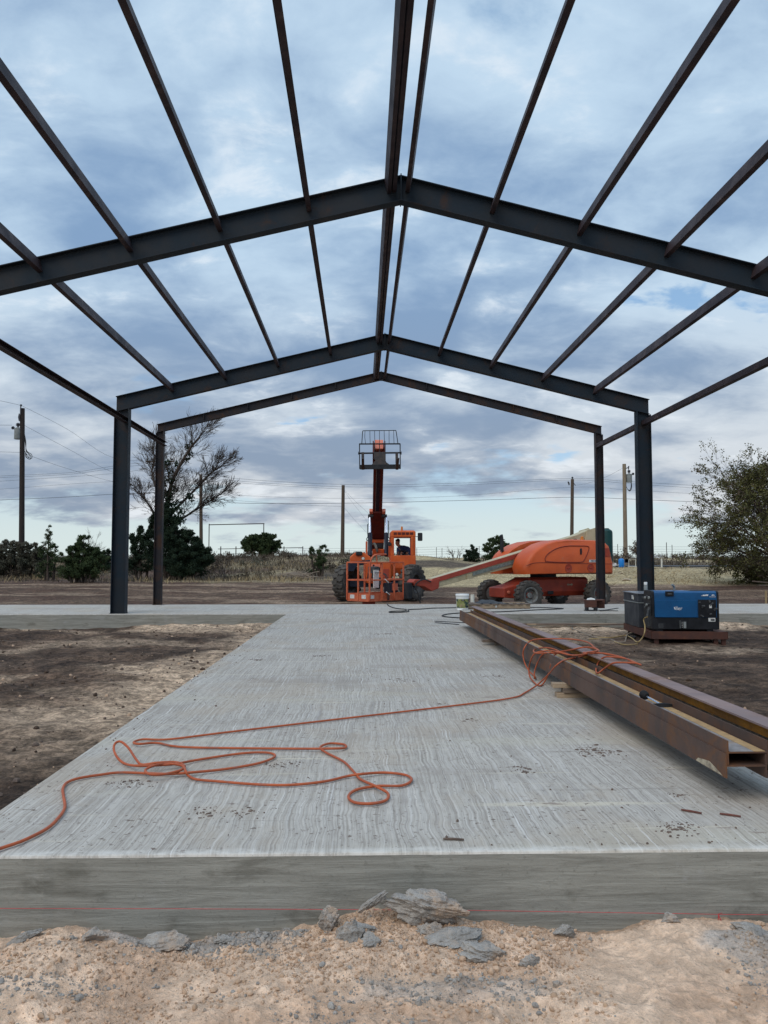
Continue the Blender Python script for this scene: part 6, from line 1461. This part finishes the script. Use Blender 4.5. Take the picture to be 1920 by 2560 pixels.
# dry grass and scrub on the bank: nobody could count them
def strands(name, n, xr, yr, hmin, hmax, wid, mat, label, mask=None, lean=.35, seed=1):
    rg = np.random.default_rng(seed); x = rg.uniform(*xr, n); y = rg.uniform(*yr, n)
    if mask is not None:
        k = mask(x, y) > rg.random(n); x, y = x[k], y[k]
    n = len(x); z = hgt(x, y)-.02; h = rg.uniform(hmin, hmax, n)*(0.55+.9*fbm(x*.5, y*.5, 3, 15))
    a = rg.uniform(0, np.pi, n); ln = rg.normal(0, lean, (n, 2))*h[:, None]
    c, s = np.cos(a)*wid*.5, np.sin(a)*wid*.5
    P = np.stack([np.stack([x-c, y-s, z], 1), np.stack([x+c, y+s, z], 1), np.stack([x+c*.6+ln[:, 0]*.5, y+s*.6+ln[:, 1]*.5, z+h*.6], 1), np.stack([x+ln[:, 0], y+ln[:, 1], z+h], 1)], 1)
    L = Leaves(); L.P.append(P); return tag(L.build(name, mat), label, name.replace('_', ' '), kind='stuff')
gl = lambda x: 1-sstep(-0.5, 3.0, x)
strands('dry_grass', 34000, (-34, 10), (40, 63), .08, .30, .05, M_['scrub_dark'], 'grey brown dry grass and weeds covering the bank', lambda x, y: sstep(40.5, 44, y+5*(fbm(x*.25, y*.1, 4, 66)-.5))*gl(x)*sstep(.30, .55, fbm(x*.25, y*.25, 3, 81)), seed=2)
strands('straw_grass', 16000, (-34, 8), (39, 54), .10, .34, .03, M_['grass_dry'], 'pale straw coloured grass tufts on the lower bank', lambda x, y: sstep(39, 42, y+4*(fbm(x*.25, y*.1, 4, 66)-.5))*gl(x)*sstep(.45, .62, fbm(x*.35+7, y*.4, 3, 82)), seed=3)
strands('skyline_scrub', 12000, (-60, 70), (62, 86), .10, .34, .07, M_['scrub_dark'], 'low grey scrub along the skyline', lambda x, y: sstep(.42, .60, fbm(x*.16, y*.2, 4, 83)), .3, seed=4)
strands('straw', 9000, (6, 34), (36, 48), .05, .18, .03, M_['grass_dry'], 'short straw lying on the right hand bank', lambda x, y: sstep(.40, .6, fbm(x*.5, y*.5, 3, 84)), 1.2, seed=5)
strands('weeds', 5000, (10, 40), (66, 84), .15, .6, .06, M_['scrub_dark'], 'dark weeds on the mound beyond the road', lambda x, y: sstep(.45, .6, fbm(x*.2, y*.2, 3, 85)), .3, seed=6)

# low brush that covers the bank in patches
def brush(name, n, xr, yr, mat, label, seed, hmax):
    rg = np.random.default_rng(seed); L = Leaves(); k = 0
    while k < n:
        x = rg.uniform(*xr); y = rg.uniform(*yr)
        if float(fbm(np.array([x*.16]), np.array([y*.16]), 3, seed)[0]) < .50: continue
        k += 1; h = hmax*(.4+.6*rg.random()); w = h*rg.uniform(.8, 1.6)
        L.clump((x, y, hz(x, y)+h*.45), (w, w*.7, h*.5), int(150*h), .16, .35, .6)
    tag(L.build(name, M_[mat]), label, 'brush', kind='stuff')
brush('brush', 110, (-32, -1), (45, 60), 'leaf_brush', 'dull grey brown brush in patches over the bank', 101, .55)
brush('green_brush', 45, (-32, 0), (43, 60), 'leaf_greygreen', 'dusty green low brush scattered over the bank', 102, .6)
brush('mound_brush', 70, (10, 42), (68, 84), 'leaf_brush', 'grey brown brush over the mound beyond the road', 103, .5)
# ------------------------------------------------------------------ poles, wires, fences, yard things
def pole(px, ytop, ybase, Y, r, mat, label, extra=None):
    top = at(px[0], ytop, Y); b = at(px[1], ybase, Y); b.z = hz(b.x, Y)-.1
    t = thing('utility_pole', b, label, 'utility pole', 'utility poles')
    q = MB(); q.tube([b, b.lerp(top, .5), top], [r*1.25, r*1.1, r], 12); q.build('shaft', M_[mat], t, smooth=60)
    if extra: extra(t, top, b, Y)
    return t
def ins(parent, p, d=(0, 0, 1), s=.12):
    q = MB(); q.lathe([(s*.3, 0), (s*.3, s*.5), (s*.8, s*.7), (s*.45, s*1.0), (s*.85, s*1.2), (s*.4, s*1.7), (0, s*1.8)], p, d, 10); q.build('insulator', M_['insulator'], parent)
def transformer(t, c, r, h, Y, side):
    q = MB(); q.lathe([(r*.96, 0), (r, .02), (r, h*.92), (r*1.08, h*.93), (r*1.08, h), (r*.5, h+.06), (0, h+.08)], c, n=20); tr = q.build('transformer', M_['grey_can'], t)
    q = MB(); q.box(c+Vector((-side*r*1.1, 0, h*.5)), (r*.7, .12, h*.5)); q.build('bracket', M_['insulator'], tr, smooth=0)
    ins(tr, c+Vector((0, 0, h+.05)), s=.17); ins(tr, c+Vector((side*r*.9, 0, h*.95)), (side*.8, 0, .5), .13)
def p1x(t, top, b, Y):
    transformer(t, at(47.5, 1098, Y)+Vector((-.08, 0, 0)), .21, .66, Y, -1)
    q = MB(); q.bar(at(51.5, 1035, Y-.2), at(52, 1014, Y-.2), .05, .05); q.build('pin', M_['insulator'], t, smooth=0); ins(t, at(52.5, 1017, Y-.2), s=.09)
    q = MB(); q.tube([at(48, 1034, Y-.2), at(47.5, 1043, Y-.2), at(48, 1053, Y-.2)], [.03, .06, .03], 8); q.build('arrester', M_['insulator'], t)
    for k, (xx, yy) in enumerate(((79, 1146), (76, 1148), (72, 1145))):
        q = MB(); q.tube(smoothpath([at(60, 1078, Y-.2), at(63+k, 1105, Y-.2), at(67-k, 1127, Y-.2), at(xx, yy-10, Y-.2), at(xx, yy, Y-.2), at(xx-8, yy-3, Y-.2), at(64, 1131, Y-.2), at(61, 1128, Y-.2)], 4), .018, 5); q.build('service_cable', M_['cable_black'], t)
pole((56, 55.5), 1021, 1372, 50, .14, 'pole_dark', 'tall dark utility pole with a grey transformer at the far left', p1x)
def p6x(t, top, b, Y):
    transformer(t, at(1573, 1206, Y), .22, .62, Y, 1)
    q = MB(); q.tube(smoothpath([at(1564, 1171, Y), at(1570, 1169, Y), at(1572, 1165, Y), at(1571, 1174, Y)], 4), .04, 6); q.build('cutout', M_['insulator'], t)
    for k in range(3):
        q = MB(); q.tube(smoothpath([at(1577, 1199, Y), at(1579.5-k, 1215, Y), at(1578-k*1.5, 1224, Y), at(1573, 1228-k, Y), at(1568, 1221, Y), at(1564.5, 1213, Y)], 4), .018, 5); q.build('service_cable', M_['cable_black'], t)
pole((1560.5, 1564), 1160, 1404, 62, .14, 'pole_light', 'pale utility pole with a grey transformer left of the front right column', p6x)
def p5x(t, top, b, Y):
    q = MB(); q.tube([at(1420, 1204, Y), at(1422, 1208, Y), at(1423, 1213, Y)], [.06, .09, .05], 8); q.build('cutout', M_['insulator'], t)
    q = MB(); q.bar(at(1430, 1202, Y), at(1439, 1214, Y), .05, .05); q.build('bracket', M_['insulator'], t, smooth=0); ins(t, top, s=.14)
pole((1431, 1429), 1198, 1404, 80, .16, 'pole_brown', 'distant utility pole rising behind the orange boom lift', p5x)
pole((858, 856), 1213, 1402, 70, .14, 'pole_brown', 'plain wooden pole left of the telehandler', None)
pole((502, 503), 1186, 1402, 75, .14, 'pole_brown', 'plain wooden pole seen through the bare tree', None)
def p3x(t, top, b, Y):
    q = MB(); q.bar(at(364, 1154, Y), at(436, 1153.5, Y), .10, .12); q.build('crossarm', M_['pole_brown'], t, smooth=0)
    for x in (368, 380, 430): ins(t, at(x, 1152, Y), s=.14)
pole((401, 402), 1150, 1402, 78, .14, 'pole_brown', 'utility pole with a crossarm hidden behind the rear left column', p3x)
def wire(pts, label, r=.014):
    q = MB(); q.tube(smoothpath([at(x, y, Y) for x, y, Y in pts], 6), r*.72, 4); tag(q.build('power_line', M_['wire'], smooth=0), label, 'power line', 'power lines')
wire([(-60, 996, 40), (0, 1002, 45), (54, 1014, 50)], 'short top wire left of the dark pole', .012)
wire([(54, 1014, 50), (170, 1074, 57), (283, 1144, 67), (401, 1152, 78)], 'wire from the dark pole top down to the crossarm pole', .013)
wire([(60, 1063, 50), (170, 1122, 60), (283, 1181, 70), (402, 1215, 78)], 'second wire slanting right from the dark pole', .013)
wire([(56, 1130, 50), (83, 1142, 52), (170, 1172, 60), (283, 1204, 70), (402, 1225, 78)], 'lowest wire slanting right from the dark pole', .013)
wire([(-60, 1062, 45), (30, 1063, 50)], 'left wire at the transformer of the dark pole', .012)
wire([(-60, 1128, 45), (54, 1131, 50)], 'left wire below the transformer of the dark pole', .012)
wire([(-60, 1195, 78), (0, 1190, 78), (180, 1181, 78), (368, 1158, 78), (560, 1193, 79), (858, 1211, 79), (1140, 1208, 80), (1431, 1196, 80), (1560, 1203, 80), (1660, 1209, 80), (1980, 1228, 80)], 'topmost of the long skyline power lines', .017)
wire([(-60, 1197, 78.3), (0, 1194, 78.3), (180, 1185, 78.3), (380, 1163, 78.3), (560, 1199, 79.3), (858, 1217, 79.3), (1140, 1213, 80.3), (1428, 1200, 80), (1560, 1208, 80.3), (1660, 1215, 80.3), (1980, 1236, 80.3)], 'second of the long skyline power lines', .016)
wire([(-60, 1206, 77.7), (0, 1203, 77.7), (283, 1184, 77.7), (430, 1166, 77.7), (560, 1203, 76), (858, 1223, 70)], 'third long power line ending at the plain middle pole', .015)
wire([(-60, 1226, 77), (0, 1223, 77), (283, 1204, 77), (402, 1212, 77), (560, 1236, 77), (858, 1246, 77), (1140, 1240, 78), (1431, 1218, 79), (1560, 1224, 79), (1660, 1230, 79), (1980, 1248, 79)], 'fourth long power line, thin and low', .013)
wire([(-60, 1254, 76), (0, 1250, 76), (140, 1244, 76), (402, 1232, 76), (560, 1256, 76), (858, 1258, 76), (1200, 1250, 76), (1431, 1243, 77), (1560, 1247, 77), (1700, 1253, 77), (1980, 1262, 77)], 'lowest and thickest of the long power lines', .026)
wire([(502, 1245, 75), (600, 1252, 73), (740, 1262, 72), (858, 1266, 70)], 'thin wire between the two plain wooden poles', .013)
wire([(858, 1221, 70), (885, 1250, 66), (921, 1284, 62), (960, 1330, 58), (1010, 1392, 54)], 'upper guy wire slanting down right from the plain middle pole', .013)
wire([(858, 1223, 70), (880, 1255, 67), (915, 1300, 63), (960, 1370, 58)], 'middle guy wire slanting down right from the plain middle pole', .012)
wire([(858, 1266, 70), (885, 1298, 67), (915, 1330, 64), (975, 1398, 58)], 'lower guy wire slanting down right from the plain middle pole', .013)
wire([(1560, 1168, 62), (1520, 1190, 68), (1470, 1208, 74), (1431, 1214, 80)], 'wire joining the pale pole to the distant pole', .012)

def fences():
    Y = 66
    t = thing('gateway', at(591, 1395, Y), 'tall thin steel pipe gateway frame on the bank', 'gate')
    q = MB(); q.bar(at(522, 1312, Y), at(661, 1309, Y), .07, .07); q.build('top_bar', M_['gate_steel'], t, smooth=0)
    for x in (523, 659.5):
        a = at(x, 1309.5, Y); b = Vector((a.x, a.y, hz(a.x, a.y)-.1)); q = MB(); q.bar(a, b, .065, .065); q.build('post', M_['gate_steel'], t, smooth=0)
    t = thing('pipe_fence', at(650, 1395, Y+.6), 'low pipe rail fence running under the tall pipe frame', 'fence')
    q = MB(); q.bar(at(545, 1372.5, Y+.6), at(757, 1369, Y+.6), .05, .05); q.bar(at(545, 1385, Y+.6), at(700, 1383, Y+.6), .035, .035); q.build('rail', M_['gate_steel'], t, smooth=0)
    for x in (552, 590, 710, 757):
        a = at(x, 1366, Y+.6); b = Vector((a.x, a.y, hz(a.x, a.y)-.1)); q = MB(); q.bar(a, b, .07, .07); q.build('post', M_['gate_steel'], t, smooth=0)
    t = thing('wire_fence', at(1100, 1395, 72), 'barbed wire fence with thin posts along the skyline', 'fence')
    for x, yt in ((762, 1375), (776, 1366), (813, 1374), (853, 1368), (873, 1374), (1042, 1370), (1091, 1368), (1105, 1370), (1198, 1365), (1292, 1368), (1302, 1362), (1544, 1360), (1666, 1356), (1680, 1362), (1730, 1361), (1747, 1357), (1790, 1362)):
        a = at(x, yt, 72); b = Vector((a.x, a.y, hz(a.x, a.y)-.1)); q = MB(); q.bar(a, b, .06 if x in (1105, 1666, 776) else .035, .04); q.build('post', M_['gate_steel'], t, smooth=0)
    for dy in (0, 6, 12, 18):
        q = MB(); q.tube([at(x, 1371+dy+(0 if x < 1100 else -4), 72) for x in (745, 960, 1100, 1300, 1560, 1960)], .009, 3); q.build('wire', M_['wire'], t, smooth=0)
fences()

def yard():
    # green tank
    Y = 60; b = at(1518, 1400, Y); b.z = hz(b.x, Y); top = at(1518, 1322, Y).z; h = top-b.z
    t = thing('water_tank', b, 'tall dark green plastic tank behind the boom lift counterweight', 'tank')
    r = .42; q = MB(); q.lathe([(r, 0), (r, h*.90), (r*.9, h*.95), (r*.4, h), (0, h)], b, n=24); q.build('tank_body', M_['tank_green'], t)
    q = MB(); q.lathe([(.16, 0), (.16, .06), (0, .07)], b+Vector((0, 0, h-.02)), n=16); q.build('lid', M_['black_paint'], t)
    # blue pressure tank
    Y = 50; b = at(1553.5, 1419, Y); r = .175; h = .57; b.z = max(hz(b.x, Y), b.z)
    t = thing('pressure_tank', b, 'small bright blue pressure tank beside the boom lift', 'tank')
    q = MB(); q.lathe([(r*.8, 0), (r*.95, .03), (r, .08), (r, h*.80), (r*.85, h*.90), (r*.5, h*.97), (0, h)], b, n=24); q.build('tank_body', M_['tank_blue'], t)
    q = MB(); q.cyl(b+Vector((0, 0, h-.02)), b+Vector((0, 0, h+.05)), .03, n=8); q.build('valve', M_['grey_can'], t)
    p = at(1568, 1402, Y); q = MB(); q.loft([[p+Vector((x*k, 0, z*k+s)) for x, z in ((-.14, -.08), (.14, -.10), (.12, .10), (-.12, .11))] for s, k in ((0, 1), (.01, .9))]); q.box(p+Vector((0, .05, -.02)), (.26, .10, .20)); tag(q.build('tarp_bundle', M_['letter_blue'], smooth=0), 'dark blue bundle just right of the blue pressure tank', 'bundle')
    t = thing('pipe_stand', at(1581, 1419, Y), 'square white plastic pipe stand right of the blue pressure tank', 'pipe')
    q = MB(); z = Y; q.tube([at(1572, 1419, Y), at(1572, 1399, Y), at(1589, 1398.5, Y), at(1589, 1419, Y)], .022, 6); q.tube([at(1570, 1416, Y), at(1592, 1417, Y-.4)], .022, 6); q.build('pipe', M_['pvc_white'], t, smooth=0)
    a = at(1654, 1410, 52); q = MB(); q.cyl((a.x, a.y, hz(a.x, a.y)-.05), at(1654, 1397, 52), .05, n=10); tag(q.build('marker_pipe', M_['pvc_white']), 'short white pipe standing on the bank right of the tall column', 'pipe')
    # trash heaps
    R_ = random.Random(4)
    for px, py, Y, n, lb in ((1645, 1392, 66, 9, 'white rubbish pile on the mound right of the tall column'), (1736, 1391, 68, 7, 'white rubbish scrap on the mound left of the big tree'), (1535, 1415, 49, 5, 'dark and white scraps left of the blue pressure tank')):
        q = MB()
        for i in range(n):
            c = at(px+R_.uniform(-9, 9), py+R_.uniform(-2, 4), Y); c.z = max(c.z, hz(c.x, c.y)); s = R_.uniform(.12, .35)
            q.loft([[c+Vector((R_.uniform(-s, s), R_.uniform(-.1, .1), R_.uniform(0, s*.4))) for _ in range(4)], [c+Vector((R_.uniform(-s, s)*.6, R_.uniform(-.1, .1), s*.3+R_.uniform(0, s*.4))) for _ in range(4)]])
        tag(q.build('rubbish', M_['trash_white'], smooth=0), lb, 'rubbish')
    # rocks on the bank
    for i, (px, py, Y, s, lb) in enumerate(((1568, 1434, 39, .55, 'flat pale rock on the straw bank right of the lift'), (1552, 1424, 42, .35, 'small pale rock on the bank below the blue pressure tank'), (1590, 1428, 41, .3, 'smallest pale rock on the bank below the white pipe stand'))):
        p = at(px, py, Y); chunk('rock', (p.x, p.y, hz(p.x, p.y)+.03), (s, s*.6, s*.3), 60+i, M_['rock_pale'], None)
        o = COL.objects[-1]; tag(o, lb, 'rock', 'pale rocks on the bank')
    # brush pile
    c = at(748, 1428, 45); c.z = hz(c.x, c.y); q = MB()
    for i in range(34):
        a = c+Vector((R_.gauss(0, .45), R_.gauss(0, .4), R_.uniform(0, .35))); an = R_.gauss(.2, .5); d = Vector((math.cos(an)*R_.choice((-1, 1)), R_.gauss(0, .5), R_.gauss(0.1, .25))); limb(q, a-d*.5, d, R_.uniform(.7, 1.6), .022, 4, 0, .12, R_, .4)
    tag(q.build('brush_pile', M_['stick_pale'], smooth=0, fix=False), 'heap of pale cut branches at the foot of the bank', 'brush pile')
    # stake, boards at right
    a = at(1914.5, 1509, 24); t = thing('survey_stake', Vector((a.x, a.y, hz(a.x, a.y))), 'wooden survey stake at the right edge behind the slab', 'stake'); q = MB(); q.bar((a.x, a.y, hz(a.x, a.y)-.1), at(1914.5, 1477, 24), .055, .03); q.build('stake', M_['wood_stake'], t, smooth=0)
    for k, (xa, ya, xb, yb, lb) in enumerate(((1882, 1453, 1960, 1460, 'upper grey board lying under the big tree'), (1896, 1470, 1960, 1462, 'lower grey board lying under the big tree'))):
        A, Bp = at(xa, ya, 34.5), at(xb, yb, 34.5); A.z = max(A.z, hz(A.x, A.y)+.04); Bp.z = max(Bp.z, hz(Bp.x, Bp.y)+.04); q = MB(); q.bar(A, Bp, .16, .05); tag(q.build('board', M_['wood_grey'], smooth=0), lb, 'board', 'boards under the tree')
yard()
